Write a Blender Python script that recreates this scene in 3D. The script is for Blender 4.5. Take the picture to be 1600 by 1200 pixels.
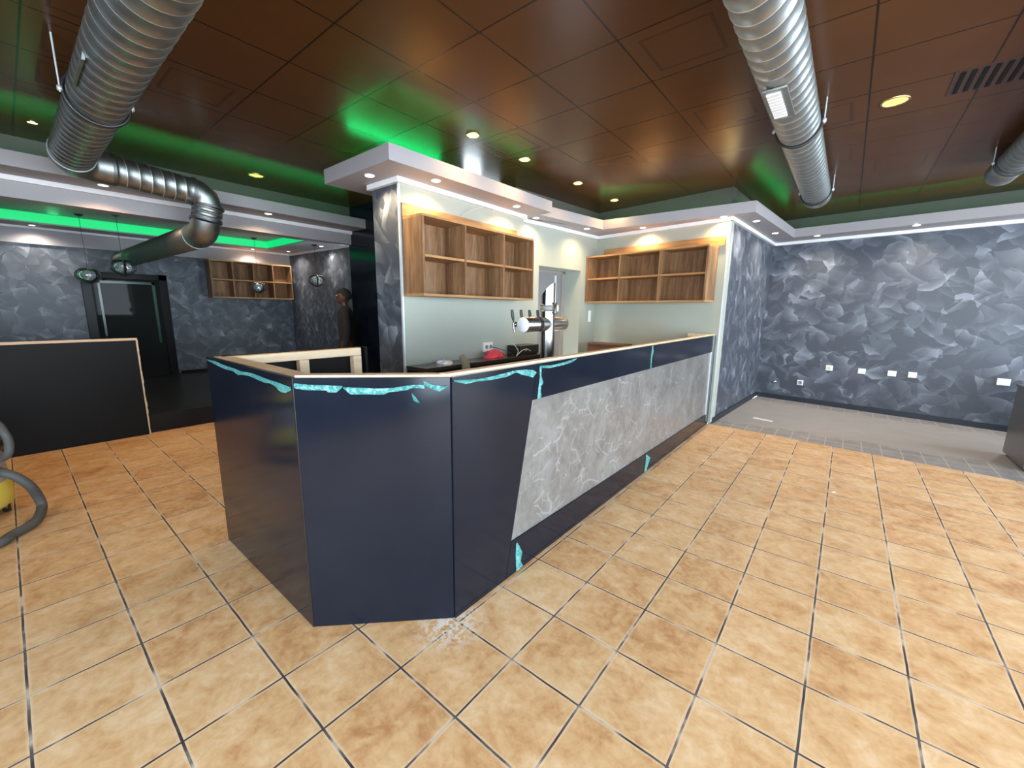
import bpy, math, random
from mathutils import Vector, Matrix
random.seed(7)
sc = bpy.context.scene
COL = sc.collection
for o in list(bpy.data.objects): bpy.data.objects.remove(o)

# ------------------------------------------------------------- camera
cd = bpy.data.cameras.new('camera'); cam = bpy.data.objects.new('camera', cd); COL.objects.link(cam)
cd.sensor_width = 36; cd.lens = 637.29 / 1600 * 36; cd.clip_start = 0.05; cd.clip_end = 100
R = Matrix(((0.77559222, 0.63114092, 0.01085537), (0.12041121, -0.13104509, -0.98403675), (-0.61964332, 0.76451836, -0.17763399)))
right, down, fwd = R[0], R[1], R[2]
M = Matrix((right, -down, -fwd)).transposed().to_4x4()
M.translation = Vector((0.9466, -0.8568, 1.4787))
cam.matrix_world = M
sc.camera = cam

# ------------------------------------------------------------- world, daylight, exposure
w = bpy.data.worlds.new('sky'); sc.world = w; w.use_nodes = True
bg = w.node_tree.nodes['Background']; bg.inputs[0].default_value = (0.75, 0.88, 1.0, 1); bg.inputs[1].default_value = 9.0
sc.view_settings.view_transform = 'Standard'; sc.view_settings.look = 'None'
sc.view_settings.gamma = 1; sc.view_settings.exposure = 1.0; sc.view_settings.use_curve_mapping = False
sc.cycles.max_bounces = 8; sc.cycles.diffuse_bounces = 5; sc.cycles.glossy_bounces = 5
sc.cycles.caustics_reflective = False; sc.cycles.caustics_refractive = False
sc.cycles.sample_clamp_indirect = 6
sc.cycles.use_denoising = True

def portal(loc, rot, sx, sy):
    l = bpy.data.lights.new('window_portal', 'AREA'); l.shape = 'RECTANGLE'; l.size = sx; l.size_y = sy
    l.cycles.is_portal = True
    o = bpy.data.objects.new('window_portal', l); COL.objects.link(o); o.location = loc; o.rotation_euler = rot
XR = 5.2; YF = -3.3
portal((3.55, YF - .12, 1.35), (math.radians(90), 0, 0), 2.6, 2.5)
portal((.55, YF - .12, 1.7), (math.radians(90), 0, 0), 2.9, 1.8)
portal((XR + .12, 5.75, 1.35), (0, math.radians(90), 0), 2.5, 1.7)       # front shop window, light enters along +y
portal((XR + .12, 0.5, 1.45), (0, math.radians(90), 0), 2.3, 6.6)       # right shop window, light enters along -x

# ------------------------------------------------------------- mesh helpers
class MB:
    def __init__(s): s.v = []; s.f = []; s.m = []; s.s = []
    def add(s, vs, fs, mi=0, smooth=False):
        b = len(s.v); s.v += [tuple(v) for v in vs]
        for f in fs: s.f.append([b + i for i in f]); s.m.append(mi); s.s.append(smooth)
        return s
    def box(s, a, b, mi=0):
        x0, y0, z0 = a; x1, y1, z1 = b
        x0, x1 = sorted((x0, x1)); y0, y1 = sorted((y0, y1)); z0, z1 = sorted((z0, z1))
        return s.add([(x0,y0,z0),(x1,y0,z0),(x1,y1,z0),(x0,y1,z0),(x0,y0,z1),(x1,y0,z1),(x1,y1,z1),(x0,y1,z1)],
              [(3,2,1,0),(4,5,6,7),(0,1,5,4),(1,2,6,5),(2,3,7,6),(3,0,4,7)], mi)
    def prism(s, poly, z0, z1, mi=0, mf=None):
        n = len(poly)
        a = sum(poly[i][0]*poly[(i+1)%n][1]-poly[(i+1)%n][0]*poly[i][1] for i in range(n))
        if a < 0: poly = poly[::-1]
        vs = [(x,y,z0) for x,y in poly] + [(x,y,z1) for x,y in poly]
        s.add(vs, [tuple(range(n-1,-1,-1)), tuple(range(n, 2*n))], mi)
        for i in range(n):
            j = (i+1) % n
            d = Vector((poly[j][0]-poly[i][0], poly[j][1]-poly[i][1])); nn = (d.y, -d.x)
            m = mi if mf is None else mf(Vector(nn).normalized())
            s.add([vs[i], vs[j], vs[n+j], vs[n+i]], [(0,1,2,3)], m)
        return s
    def sweep(s, pts, rad, n=12, mi=0, caps=True, smooth=True):
        pts = [Vector(p) for p in pts]; rings = []
        t0 = (pts[1]-pts[0]).normalized(); up = Vector((0,0,1)) if abs(t0.z) < .9 else Vector((0,1,0))
        nrm = (up - t0*up.dot(t0)).normalized()
        for i, p in enumerate(pts):
            if i == 0: t = t0
            elif i == len(pts)-1: t = (pts[i]-pts[i-1]).normalized()
            else: t = ((pts[i]-pts[i-1]).normalized() + (pts[i+1]-pts[i]).normalized()).normalized()
            nrm = (nrm - t*nrm.dot(t)).normalized(); bn = t.cross(nrm)
            r = rad[i] if isinstance(rad, (list, tuple)) else rad
            rings.append([p + (nrm*math.cos(a)+bn*math.sin(a))*r for a in [2*math.pi*k/n for k in range(n)]])
        vs = [q for r_ in rings for q in r_]; fs = []
        for i in range(len(pts)-1):
            for k in range(n):
                fs.append((i*n+k, i*n+(k+1)%n, (i+1)*n+(k+1)%n, (i+1)*n+k))
        s.add(vs, fs, mi, smooth)
        if caps:
            s.add(rings[0], [tuple(range(n-1,-1,-1))], mi); s.add(rings[-1], [tuple(range(n))], mi)
        return s
    def lathe(s, prof, c=(0,0,0), n=24, mi=0, axis='z', smooth=True, sx=1, sy=1):
        vs = []; fs = []; m = len(prof)
        for k in range(n):
            a = 2*math.pi*k/n
            for r, h in prof:
                p = (r*math.cos(a)*sx, r*math.sin(a)*sy, h)
                if axis == 'y': p = (p[0], p[2], p[1])
                if axis == 'x': p = (p[2], p[0], p[1])
                vs.append((c[0]+p[0], c[1]+p[1], c[2]+p[2]))
        for k in range(n):
            k2 = (k+1) % n
            for i in range(m-1):
                q = (k*m+i, k2*m+i, k2*m+i+1, k*m+i+1)
                fs.append(q)
        return s.add(vs, fs, mi, smooth)
    def build(s, name, mats, parent=None):
        me = bpy.data.meshes.new(name); me.from_pydata(s.v, [], s.f)
        if not isinstance(mats, (list, tuple)): mats = [mats]
        for m in mats: me.materials.append(m)
        me.polygons.foreach_set('material_index', s.m); me.polygons.foreach_set('use_smooth', s.s)
        me.validate(); me.update()
        o = bpy.data.objects.new(name, me); COL.objects.link(o)
        if parent: o.parent = parent
        return o
def fixn(o):
    import bmesh
    b = bmesh.new(); b.from_mesh(o.data); bmesh.ops.remove_doubles(b, verts=b.verts, dist=1e-5)
    bmesh.ops.recalc_face_normals(b, faces=b.faces); b.to_mesh(o.data); b.free(); return o
def bevel(o, w=.004, seg=2):
    m = o.modifiers.new('bevel', 'BEVEL'); m.width = w; m.segments = seg; m.limit_method = 'ANGLE'; return o
def tag(o, label, cat, group=None, kind=None):
    if label: o['label'] = label
    if cat: o['category'] = cat
    if group: o['group'] = group
    if kind: o['kind'] = kind
    return o
def thing(name, label, cat, loc=(0,0,0), rz=0, group=None):
    o = bpy.data.objects.new(name, None); COL.objects.link(o); o.empty_display_size = .1
    o.location = loc; o.rotation_euler = (0,0,rz)
    return tag(o, label, cat, group)
def struct(o): o['kind'] = 'structure'; return o
def copy_tree(o, parent=None):
    c = o.copy(); COL.objects.link(c)
    if parent: c.parent = parent
    for ch in list(o.children): copy_tree(ch, c)
    return c

# ------------------------------------------------------------- materials
class NT:
    def __init__(s, name):
        s.m = bpy.data.materials.new(name); s.m.use_nodes = True; s.t = s.m.node_tree; s.b = s.t.nodes['Principled BSDF']
        s.out = s.t.nodes['Material Output']
    def n(s, typ, **kw):
        x = s.t.nodes.new(typ)
        for k, v in kw.items(): setattr(x, k, v)
        return x
    def l(s, a, b): s.t.links.new(a, b)
    def inp(s, node, key, v):
        if hasattr(v, 'links') or isinstance(v, bpy.types.NodeSocket): s.l(v, node.inputs[key])
        else: node.inputs[key].default_value = v
    def math(s, op, a, b=None, c=None, clamp=False):
        x = s.n('ShaderNodeMath', operation=op); x.use_clamp = clamp
        s.inp(x, 0, a)
        if b is not None: s.inp(x, 1, b)
        if c is not None: s.inp(x, 2, c)
        return x.outputs[0]
    def vmath(s, op, a, b=None, sc=None):
        x = s.n('ShaderNodeVectorMath', operation=op); s.inp(x, 0, a)
        if b is not None: s.inp(x, 1, b)
        if sc is not None: s.inp(x, 'Scale', sc)
        return x.outputs['Value'] if op in ('DOT_PRODUCT','LENGTH') else x.outputs[0]
    def obj(s): return s.n('ShaderNodeTexCoord').outputs['Object']
    def noise(s, scale, detail=2, vec=None, rough=.5, dist=0):
        x = s.n('ShaderNodeTexNoise'); x.inputs['Scale'].default_value = scale; x.inputs['Detail'].default_value = detail
        x.inputs['Roughness'].default_value = rough; x.inputs['Distortion'].default_value = dist
        if vec is not None: s.l(vec, x.inputs['Vector'])
        else: s.l(s.obj(), x.inputs['Vector'])
        return x
    def ramp(s, fac, stops):
        x = s.n('ShaderNodeValToRGB'); e = x.color_ramp.elements
        while len(e) < len(stops): e.new(.5)
        for el, (p, c) in zip(e, stops): el.position = p; el.color = (*c, 1) if len(c) == 3 else c
        s.l(fac, x.inputs[0]); return x.outputs[0]
    def mix(s, f, a, b, mode='MIX'):
        x = s.n('ShaderNodeMix', data_type='RGBA', blend_type=mode)
        s.inp(x, 0, f)
        for i, v in ((6, a), (7, b)):
            if isinstance(v, tuple): x.inputs[i].default_value = (*v, 1) if len(v) == 3 else v
            else: s.l(v, x.inputs[i])
        return x.outputs[2]
    def bump(s, h, strength=.3, dist=.01):
        x = s.n('ShaderNodeBump'); x.inputs['Strength'].default_value = strength; x.inputs['Distance'].default_value = dist
        s.l(h, x.inputs['Height']); s.l(x.outputs[0], s.b.inputs['Normal'])
    def col(s, c):
        if isinstance(c, tuple): s.b.inputs['Base Color'].default_value = (*c, 1)
        else: s.l(c, s.b.inputs['Base Color'])
    def pr(s, rough=.5, metal=0, coat=0, spec=.5):
        s.b.inputs['Roughness'].default_value = rough; s.b.inputs['Metallic'].default_value = metal
        s.b.inputs['Coat Weight'].default_value = coat; s.b.inputs['Specular IOR Level'].default_value = spec
        s.b.inputs['Coat Roughness'].default_value = .06
def plain(name, c, rough=.5, metal=0, coat=0, var=.12, scale=6, bump=0):
    t = NT(name); n = t.noise(scale, 3)
    t.col(t.mix(n.outputs[0], tuple(v*(1-var) for v in c), tuple(min(1, v*(1+var)) for v in c))); t.pr(rough, metal, coat)
    if bump: t.bump(t.noise(scale*20, 3).outputs[0], bump, .002)
    return t.m
def emit(name, c, strength, base=(.8,.8,.8)):
    t = NT(name); n = t.noise(3, 1)
    t.col(t.mix(n.outputs[0], base, base)); t.b.inputs['Emission Color'].default_value = (*c, 1); t.b.inputs['Emission Strength'].default_value = strength
    return t.m

# floor tiles, laid along x and y
def tile_mat():
    t = NT('terracotta_tiles'); P = .33
    sep = t.n('ShaderNodeSeparateXYZ'); t.l(t.obj(), sep.inputs[0])
    u = t.math('DIVIDE', sep.outputs[0], P); v = t.math('DIVIDE', sep.outputs[1], P)
    wob = t.math('MULTIPLY', t.math('SUBTRACT', t.noise(9, 2).outputs[0], .5), .012)
    def edge(x):
        f = t.math('FRACT', t.math('ADD', x, wob)); return t.math('MINIMUM', f, t.math('SUBTRACT', 1, f))
    e = t.math('MINIMUM', edge(u), edge(v))
    grout = t.math('LESS_THAN', e, .0125)
    lip = t.math('SUBTRACT', 1, t.math('DIVIDE', t.math('SUBTRACT', e, .0125), .03), clamp=True)
    cell = t.n('ShaderNodeCombineXYZ'); t.l(t.math('FLOOR', u), cell.inputs[0]); t.l(t.math('FLOOR', v), cell.inputs[1])
    wn = t.n('ShaderNodeTexWhiteNoise', noise_dimensions='3D'); t.l(cell.outputs[0], wn.inputs['Vector'])
    off = t.vmath('ADD', t.obj(), t.vmath('SCALE', wn.outputs['Color'], sc=9.0))
    n1 = t.noise(7, 5, off, .62, .6).outputs[0]; n2 = t.noise(28, 4, off, .6, .4).outputs[0]
    nn = t.math('ADD', t.math('MULTIPLY', n1, .65), t.math('MULTIPLY', n2, .35))
    nn = t.math('ADD', nn, t.math('MULTIPLY', t.math('SUBTRACT', wn.outputs['Value'], .5), .10))
    base = t.ramp(nn, [(.32, (.42,.20,.08)), (.45, (.57,.33,.15)), (.56, (.64,.41,.21)), (.70, (.72,.52,.32))])
    base = t.mix(t.math('MULTIPLY', lip, .45), base, (.78,.62,.42))
    gn = t.noise(5, 3).outputs[0]
    g = t.ramp(gn, [(.40, (.035,.032,.035)), (.52, (.10,.09,.09)), (.62, (.50,.42,.33))])
    # plaster dust by the foot of the counter
    d = t.math('MULTIPLY', t.noise(30, 4, rough=.7).outputs[0], 1.0)
    vm = t.vmath('SUBTRACT', t.obj(), (-.36,.30,0)); dist = t.vmath('LENGTH', vm)
    dm = t.math('MULTIPLY', t.math('SUBTRACT', 1, t.math('DIVIDE', dist, .20), clamp=True), t.math('GREATER_THAN', d, .5))
    c = t.mix(grout, base, g); c = t.mix(t.math('MULTIPLY', dm, .8), c, (.8,.78,.74))
    t.col(c); t.pr(.42, spec=.4)
    t.l(t.math('ADD', .34, t.math('MULTIPLY', n1, .25)), t.b.inputs['Roughness'])
    h = t.math('SUBTRACT', t.math('MULTIPLY', n2, .15), t.math('MULTIPLY', grout, 1.0)); t.bump(h, .5, .004)
    return t.m
def greytile_mat():
    t = NT('small_grey_tiles'); P = .165
    sep = t.n('ShaderNodeSeparateXYZ'); t.l(t.obj(), sep.inputs[0])
    def edge(x, o):
        f = t.math('FRACT', t.math('DIVIDE', t.math('ADD', x, o), P)); return t.math('MINIMUM', f, t.math('SUBTRACT', 1, f))
    e = t.math('MINIMUM', edge(sep.outputs[0], .08), edge(sep.outputs[1], .02))
    g = t.math('LESS_THAN', e, .03)
    n = t.noise(4, 5, rough=.6).outputs[0]
    base = t.ramp(n, [(.35, (.20,.185,.18)), (.65, (.28,.262,.25))])
    # dried screed haze hides the joints away from the edges
    yy = sep.outputs[1]
    mid = t.math('MULTIPLY', t.math('GREATER_THAN', t.math('ADD', yy, t.math('MULTIPLY', n, .3)), 5.45), t.math('LESS_THAN', t.math('ADD', yy, t.math('MULTIPLY', sep.outputs[0], .15)), 7.2))
    g2 = t.math('MULTIPLY', g, t.math('SUBTRACT', 1, mid))
    t.col(t.mix(t.math('MULTIPLY', g2, .7), t.mix(mid, base, t.mix(n, (.26,.24,.225), (.34,.315,.295))), (.42,.40,.37))); t.pr(.6)
    t.bump(n, .15, .01); return t.m
def wallpaper_mat(name='palette_knife_wallpaper', dark=(.050,.058,.076), mid=(.098,.112,.140), light=(.235,.255,.30)):
    t = NT(name)
    o = t.obj(); nz = t.noise(3.5, 2).outputs['Color']
    sp_ = t.n('ShaderNodeSeparateXYZ'); t.l(o, sp_.inputs[0]); cb = t.n('ShaderNodeCombineXYZ')
    t.l(t.math('ADD', sp_.outputs[0], sp_.outputs[1]), cb.inputs[0]); t.l(sp_.outputs[2], cb.inputs[1])
    wv = t.vmath('ADD', cb.outputs[0], t.vmath('SCALE', t.vmath('SUBTRACT', nz, (.5,.5,.5)), sc=.16))
    def layer(scale, off, rot, st):
        m0 = t.n('ShaderNodeMapping'); t.l(wv, m0.inputs[0]); m0.inputs['Rotation'].default_value = (0,0,math.radians(rot)); mp = t.n('ShaderNodeMapping'); t.l(m0.outputs[0], mp.inputs[0]); mp.inputs['Scale'].default_value = (st,1,1)
        vo = t.vmath('ADD', mp.outputs[0], off)
        v = t.n('ShaderNodeTexVoronoi', feature='F1'); v.inputs['Scale'].default_value = scale; v.inputs['Randomness'].default_value = 1
        t.l(vo, v.inputs['Vector'])
        loc = t.vmath('SCALE', t.vmath('SUBTRACT', vo, v.outputs['Position']), sc=scale)
        dr = t.vmath('NORMALIZE', t.vmath('SUBTRACT', v.outputs['Color'], (.5,.5,.5)))
        return t.math('ADD', t.math('MULTIPLY', t.vmath('DOT_PRODUCT', loc, dr), .9), .5), dr
    a, d1 = layer(6.5, (0,0,0), 38, .42); b, d2 = layer(7.5, (3.1,1.7,.4), -42, .45); c3, d3 = layer(5, (7.7,2.2,9.1), 85, .6)
    m = t.math('MAXIMUM', t.math('MULTIPLY', a, .9), t.math('MULTIPLY', b, .85))
    m = t.math('ADD', t.math('MULTIPLY', m, .75), t.math('MULTIPLY', c3, .28))
    br = t.noise(45, 4, wv, .75, 2.5).outputs[0]
    m = t.math('ADD', m, t.math('MULTIPLY', t.math('SUBTRACT', br, .5), .18))
    t.col(t.ramp(m, [(.42, dark), (.72, mid), (1.04, light)])); t.pr(.42, 0, 0, .5)
    t.bump(m, .12, .004); return t.m
def ceiling_mat():
    t = NT('brown_ceiling_panels')
    sep = t.n('ShaderNodeSeparateXYZ'); t.l(t.obj(), sep.inputs[0])
    def cellc(x, off, P): return t.math('DIVIDE', t.math('SUBTRACT', x, off), P)
    u = cellc(sep.outputs[0], -1.405, .57); v = cellc(sep.outputs[1], 1.02, .538)
    def edge(x):
        f = t.math('FRACT', x); return t.math('MINIMUM', f, t.math('SUBTRACT', 1, f))
    e = t.math('MINIMUM', edge(u), edge(v))
    seam = t.math('LESS_THAN', e, .010)
    cell = t.n('ShaderNodeCombineXYZ'); t.l(t.math('FLOOR', u), cell.inputs[0]); t.l(t.math('FLOOR', v), cell.inputs[1])
    wn = t.n('ShaderNodeTexWhiteNoise', noise_dimensions='3D'); t.l(cell.outputs[0], wn.inputs['Vector'])
    rnd = t.math('GREATER_THAN', wn.outputs['Value'], .86)
    ring = t.math('MULTIPLY', t.math('LESS_THAN', t.math('ABSOLUTE', t.math('SUBTRACT', e, .17)), .018), rnd)
    n = t.noise(1.6, 3).outputs[0]
    base = t.mix(n, (.060,.025,.009), (.095,.040,.014))
    wnv = t.math('MULTIPLY', wn.outputs['Value'], .25)
    base = t.mix(wnv, base, (.105,.045,.018))
    t.col(t.mix(t.math('MAXIMUM', seam, t.math('MULTIPLY', ring, .45)), base, (.022,.011,.006)))
    t.pr(.27, 0, 0, .13)
    h = t.math('SUBTRACT', t.math('MULTIPLY', t.noise(3.0, 2).outputs[0], .5), t.math('MAXIMUM', seam, ring)); t.bump(h, .35, .006)
    return t.m
def marble_mat():
    t = NT('grey_marble_laminate')
    o = t.obj(); n = t.noise(3.2, 6, rough=.65, dist=.8).outputs[0]; n2 = t.noise(14, 5, rough=.7, dist=.6).outputs[0]
    base = t.ramp(t.math('ADD', t.math('MULTIPLY', n, .6), t.math('MULTIPLY', n2, .4)), [(.36, (.105,.098,.09)), (.5, (.155,.148,.139)), (.66, (.21,.21,.205))])
    wv = t.vmath('ADD', o, t.vmath('SCALE', t.vmath('SUBTRACT', t.noise(3, 3).outputs['Color'], (.5,.5,.5)), sc=.22))
    def vein(s, th, off):
        v = t.n('ShaderNodeTexVoronoi', feature='DISTANCE_TO_EDGE'); v.inputs['Scale'].default_value = s
        t.l(t.vmath('ADD', wv, off), v.inputs['Vector']); return t.math('SUBTRACT', 1, t.math('DIVIDE', v.outputs[0], th), clamp=True)
    mk = t.math('GREATER_THAN', t.noise(5, 2).outputs[0], .50)
    vv = t.math('MULTIPLY', t.math('MAXIMUM', vein(3.0, .02, (0,0,0)), t.math('MULTIPLY', vein(6, .03, (2,5,1)), .7)), mk)
    t.col(t.mix(t.math('MULTIPLY', vv, .4), base, (.42,.41,.39))); t.pr(.30, spec=.5); return t.m
def wood_mat(name, a, b, c, axis='z', scale=1.0, rough=.5):
    t = NT(name); mp = t.n('ShaderNodeMapping'); t.l(t.obj(), mp.inputs[0])
    s = {'x': (.8,9,9), 'y': (9,.8,9), 'z': (9,9,.8)}[axis]; mp.inputs['Scale'].default_value = tuple(k*scale for k in s)
    n = t.noise(1.6, 6, mp.outputs[0], .62, 1.2).outputs[0]; f = t.noise(9, 3, mp.outputs[0], .6, .3).outputs[0]
    k = t.noise(.5, 1, mp.outputs[0]).outputs[0]
    m = t.math('ADD', t.math('MULTIPLY', n, .6), t.math('ADD', t.math('MULTIPLY', f, .2), t.math('MULTIPLY', k, .2)))
    t.col(t.ramp(m, [(.36, a), (.5, b), (.64, c)])); t.pr(rough, spec=.35); t.bump(n, .08, .002); return t.m
def black_lam():
    t = NT('glossy_black_laminate'); n = t.noise(2.5, 4, rough=.7).outputs[0]; s = t.noise(40, 4, rough=.8).outputs[0]
    t.col(t.mix(n, (.004,.006,.011), (.008,.011,.020))); t.pr(.14, spec=.27)
    t.l(t.math('ADD', .06, t.math('ADD', t.math('MULTIPLY', n, .10), t.math('MULTIPLY', s, .04))), t.b.inputs['Roughness']); return t.m
def steel_mat(name, c=(.55,.57,.57), rough=.3, scale=4):
    t = NT(name); n = t.noise(scale, 5, rough=.7).outputs[0]
    t.col(t.mix(n, tuple(v*.75 for v in c), tuple(min(1, v*1.15) for v in c))); t.pr(rough, 1)
    t.l(t.math('ADD', rough-.08, t.math('MULTIPLY', n, .2)), t.b.inputs['Roughness']); return t.m
def film_mat():
    t = NT('teal_protective_film'); n = t.noise(45, 3, rough=.6, dist=1).outputs[0]
    t.col(t.ramp(n, [(.35, (.03,.19,.19)), (.55, (.075,.29,.28)), (.72, (.25,.48,.48))])); t.pr(.3, spec=.6); t.bump(n, .6, .004)
    t.b.inputs['Alpha'].default_value = .93; return t.m
def crystal_mat():
    t = NT('crackled_glass'); v = t.n('ShaderNodeTexVoronoi', feature='DISTANCE_TO_EDGE'); v.inputs['Scale'].default_value = 22; t.l(t.obj(), v.inputs['Vector'])
    t.col(t.ramp(v.outputs[0], [(.0, (.85,.9,.9)), (.12, (.25,.28,.28)), (.4, (.5,.55,.55))])); t.pr(.12, .45); t.bump(v.outputs[0], .8, .01); return t.m

TILE = tile_mat(); GTILE = greytile_mat(); WALLP = wallpaper_mat(); CEIL = ceiling_mat(); MARB = marble_mat(); BLK = black_lam()
FILM = film_mat(); GALV = steel_mat('galvanised_steel', (.36,.385,.38), .42, 14); CHROME = steel_mat('polished_steel', (.36,.36,.36), .16, 2)
BRUSH = steel_mat('brushed_steel', (.5,.49,.48), .28, 6); CRYST = crystal_mat()
DSTEEL = steel_mat('dull_steel', (.20,.21,.21), .5, 9)
SEAMM = steel_mat('steel_seam_painted_shine', (.85,.87,.86), .5, 9)  # shine of the duct ribs painted in as a lighter steel
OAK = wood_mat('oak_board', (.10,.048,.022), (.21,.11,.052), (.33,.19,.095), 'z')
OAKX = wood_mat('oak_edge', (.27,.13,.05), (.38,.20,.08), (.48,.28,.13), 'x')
PINE = wood_mat('raw_pine', (.62,.44,.26), (.76,.58,.38), (.84,.69,.49), 'y', .8)
PAINT = plain('sage_wall_paint', (.36,.385,.33), .6, var=.03, bump=.05)
SOFF = plain('soffit_paint', (.33,.312,.325), .55, var=.04, scale=3)
WHITE = plain('white_trim', (.80,.79,.80), .45, var=.03)
PLAST = plain('white_plastic', (.78,.78,.74), .35, var=.03)
GREYPL = plain('grey_plastic', (.22,.23,.23), .4)
DKFLOOR = plain('black_platform_floor', (.012,.013,.015), .32, var=.4, scale=5)
MATBLK = plain('matt_black_board', (.006,.0062,.0065), .5, var=.3, scale=3)
BLACKPL = plain('black_plastic', (.012,.012,.012), .35)
BASEB = plain('dark_skirting', (.012,.016,.026), .4)
MDF = plain('raw_chipboard_edge', (.62,.47,.33), .8, var=.15, scale=60)
ALU = plain('aluminium_trim', (.62,.68,.70), .3, .3)
CABG = plain('grey_cabinet_finish', (.10,.105,.11), .3, var=.1)
YEL = plain('yellow_plastic', (.62,.50,.08), .45, var=.15, scale=12)
DUST = plain('dusty_grey_plastic', (.30,.29,.28), .6, var=.2, scale=20)
HOSE = plain('grey_hose', (.075,.08,.08), .6)
RED = plain('red_cloth', (.80,.07,.10), .8, var=.2, scale=30, bump=.3)
KHAKI = plain('khaki_cloth', (.22,.19,.13), .9, var=.2, scale=20, bump=.3)
BROWNBX = wood_mat('dark_brown_wood', (.07,.03,.015), (.12,.055,.03), (.17,.085,.05), 'x')
WORKT = plain('dark_brown_worktop', (.035,.028,.024), .18, var=.2, scale=3)
DKFRAME = plain('black_door_frame', (.006,.006,.007), .3)
for _m, _s in ((MATBLK,.14), (DKFLOOR,.18)): _m.node_tree.nodes['Principled BSDF'].inputs['Specular IOR Level'].default_value = _s
MIRROR = plain('black_mirror_glass', (.02,.022,.022), .03)
for _m, _s in ((MIRROR,.05), (DKFRAME,.15)): _m.node_tree.nodes['Principled BSDF'].inputs['Specular IOR Level'].default_value = _s
SKIN = plain('brown_skin', (.075,.032,.018), .5); HAIR = plain('black_hair', (.008,.007,.007), .8); JACK = plain('dark_jacket_cloth', (.010,.009,.011), .9, var=.2, scale=15)
TROUS = plain('dark_trousers_cloth', (.015,.015,.018), .85)
GREEN = emit('green_led', (0.0,1.0,.22), 6)
GTRAY = emit('green_led_panel', (0.0,.78,.20), .45, (.05,.3,.15))
BULB = emit('warm_bulb', (1.0,.80,.50), 6)
BULBC = emit('ceiling_bulb', (1.0,.60,.13), 3.2)
BULBW = emit('cool_bulb', (1.0,.93,.82), 12)
BULBD = emit('unlit_bulb_added_glow', (1.0,.75,.2), .55, (.7,.5,.15))  # lamp is off; weak emission added so its yellow reflector shows
BRASS = steel_mat('gilt_ring', (.62,.48,.22), .25)

# ------------------------------------------------------------- setting
ZC = 3.0; ZS = 2.647; ZT = 2.775
SEAM = [(-.36, 4.97), (.35, 4.93), (1.4, 4.83), (XR, 4.55)]
m = MB(); m.prism([(-5.312, YF), (XR, YF), (XR, 4.55), (1.4, 4.83), (.35, 4.93), (-.34, 4.97), (-2.2, 5.2), (-2.5, 3.4), (-2.4, 1.5), (-2.8, 2.8), (-5.312, 2.8)], -.1, 0)
struct(m.build('floor', TILE))
m = MB(); m.prism(SEAM + [(XR, 6.85), (-.15, 7.75), (-.36, 5.0)], -.1, .0005)
struct(m.build('floor_tiled_recess', GTILE))
m = MB(); m.box((-9.0, YF, -.1), (-5.312, 3.5, .22)); struct(m.build('floor_platform', DKFLOOR))
m = MB(); m.prism([(-5.25, YF), (XR, YF), (XR, 6.8), (-.19, 7.6), (-.36, 5.05), (-2.3, 5.3), (-5.25, 5.3)], ZC, ZC+.1)
struct(m.build('ceiling', CEIL))

def wallseg(name, p, q, z0, z1, t, mat, side=1):
    """wall segment from p to q; thickness t goes to the left of p->q times side"""
    p = Vector(p); q = Vector(q); d = (q-p).normalized(); n = Vector((-d.y, d.x))*t*side
    m = MB(); P = [tuple(p), tuple(q), tuple(q+n), tuple(p+n)]
    m.prism(P, z0, 2.70); m.prism(P, 2.70, z1, 1)
    return struct(m.build(name, [mat, DKUP]))
DKUP = plain('dark_brown_paint', (.09,.085,.07), .6)
# recess
wallseg('wall_recess_back', (-.19,7.6), (XR,6.78), 0, ZC, .15, WALLP, 1)
def pil(nv): return 0
wallseg('wall_recess_left', (-.33,5.0), (-.19,7.6), 0, ZC, .04, WALLP, 1)
# bar back wall (faces the camera) and the wall with the door
BWa = (-.335, 4.988); BWb = (-2.30, 5.28)
wallseg('wall_bar_back', BWa, BWb, 0, ZC, .15, PAINT, -1)
W2a = (-2.475, 3.4); W2b = (-2.30, 5.28)
def along(p, q, y):
    k = (y-p[1])/(q[1]-p[1]); return (p[0]+(q[0]-p[0])*k, y)
D0 = along(W2a, W2b, 3.87); D1 = along(W2a, W2b, 4.86)
wallseg('wall_bar_side', W2a, D0, 0, ZC, .30, PAINT, 1)
wallseg('wall_bar_side_return', D1, W2b, 0, ZC, .30, PAINT, 1)
wallseg('wall_bar_side_lintel', D0, D1, 2.09, ZC, .30, PAINT, 1)
wallseg('wall_behind_door', (W2a[0]-.345, 3.2), (W2b[0]-.345, 5.28), 0, 2.9, .08, PAINT, 1)
# pilaster block: wallpaper to the front, paint to the bar side
m = MB(); m.prism([(-2.77,1.55), (-2.345,1.55), (-2.345,3.4), (-2.77,3.4)], 0, 2.7, 0, lambda n: 1 if n.x > .5 else 0)
struct(m.build('wall_pilaster', [WALLP, PAINT, DKUP]))
m = MB(); m.box((-5.25,2.70,0), (-2.78,2.80,ZC)); struct(m.build('wall_black_panel', BLK))
m = MB(); m.box((-2.36,1.538,0), (-2.338,1.556,2.60)); struct(m.build('trim_1', ALU))
m = MB(); m.box((-.338,4.985,.02), (-.318,5.006,2.60)); struct(m.build('trim_2', ALU))
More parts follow.
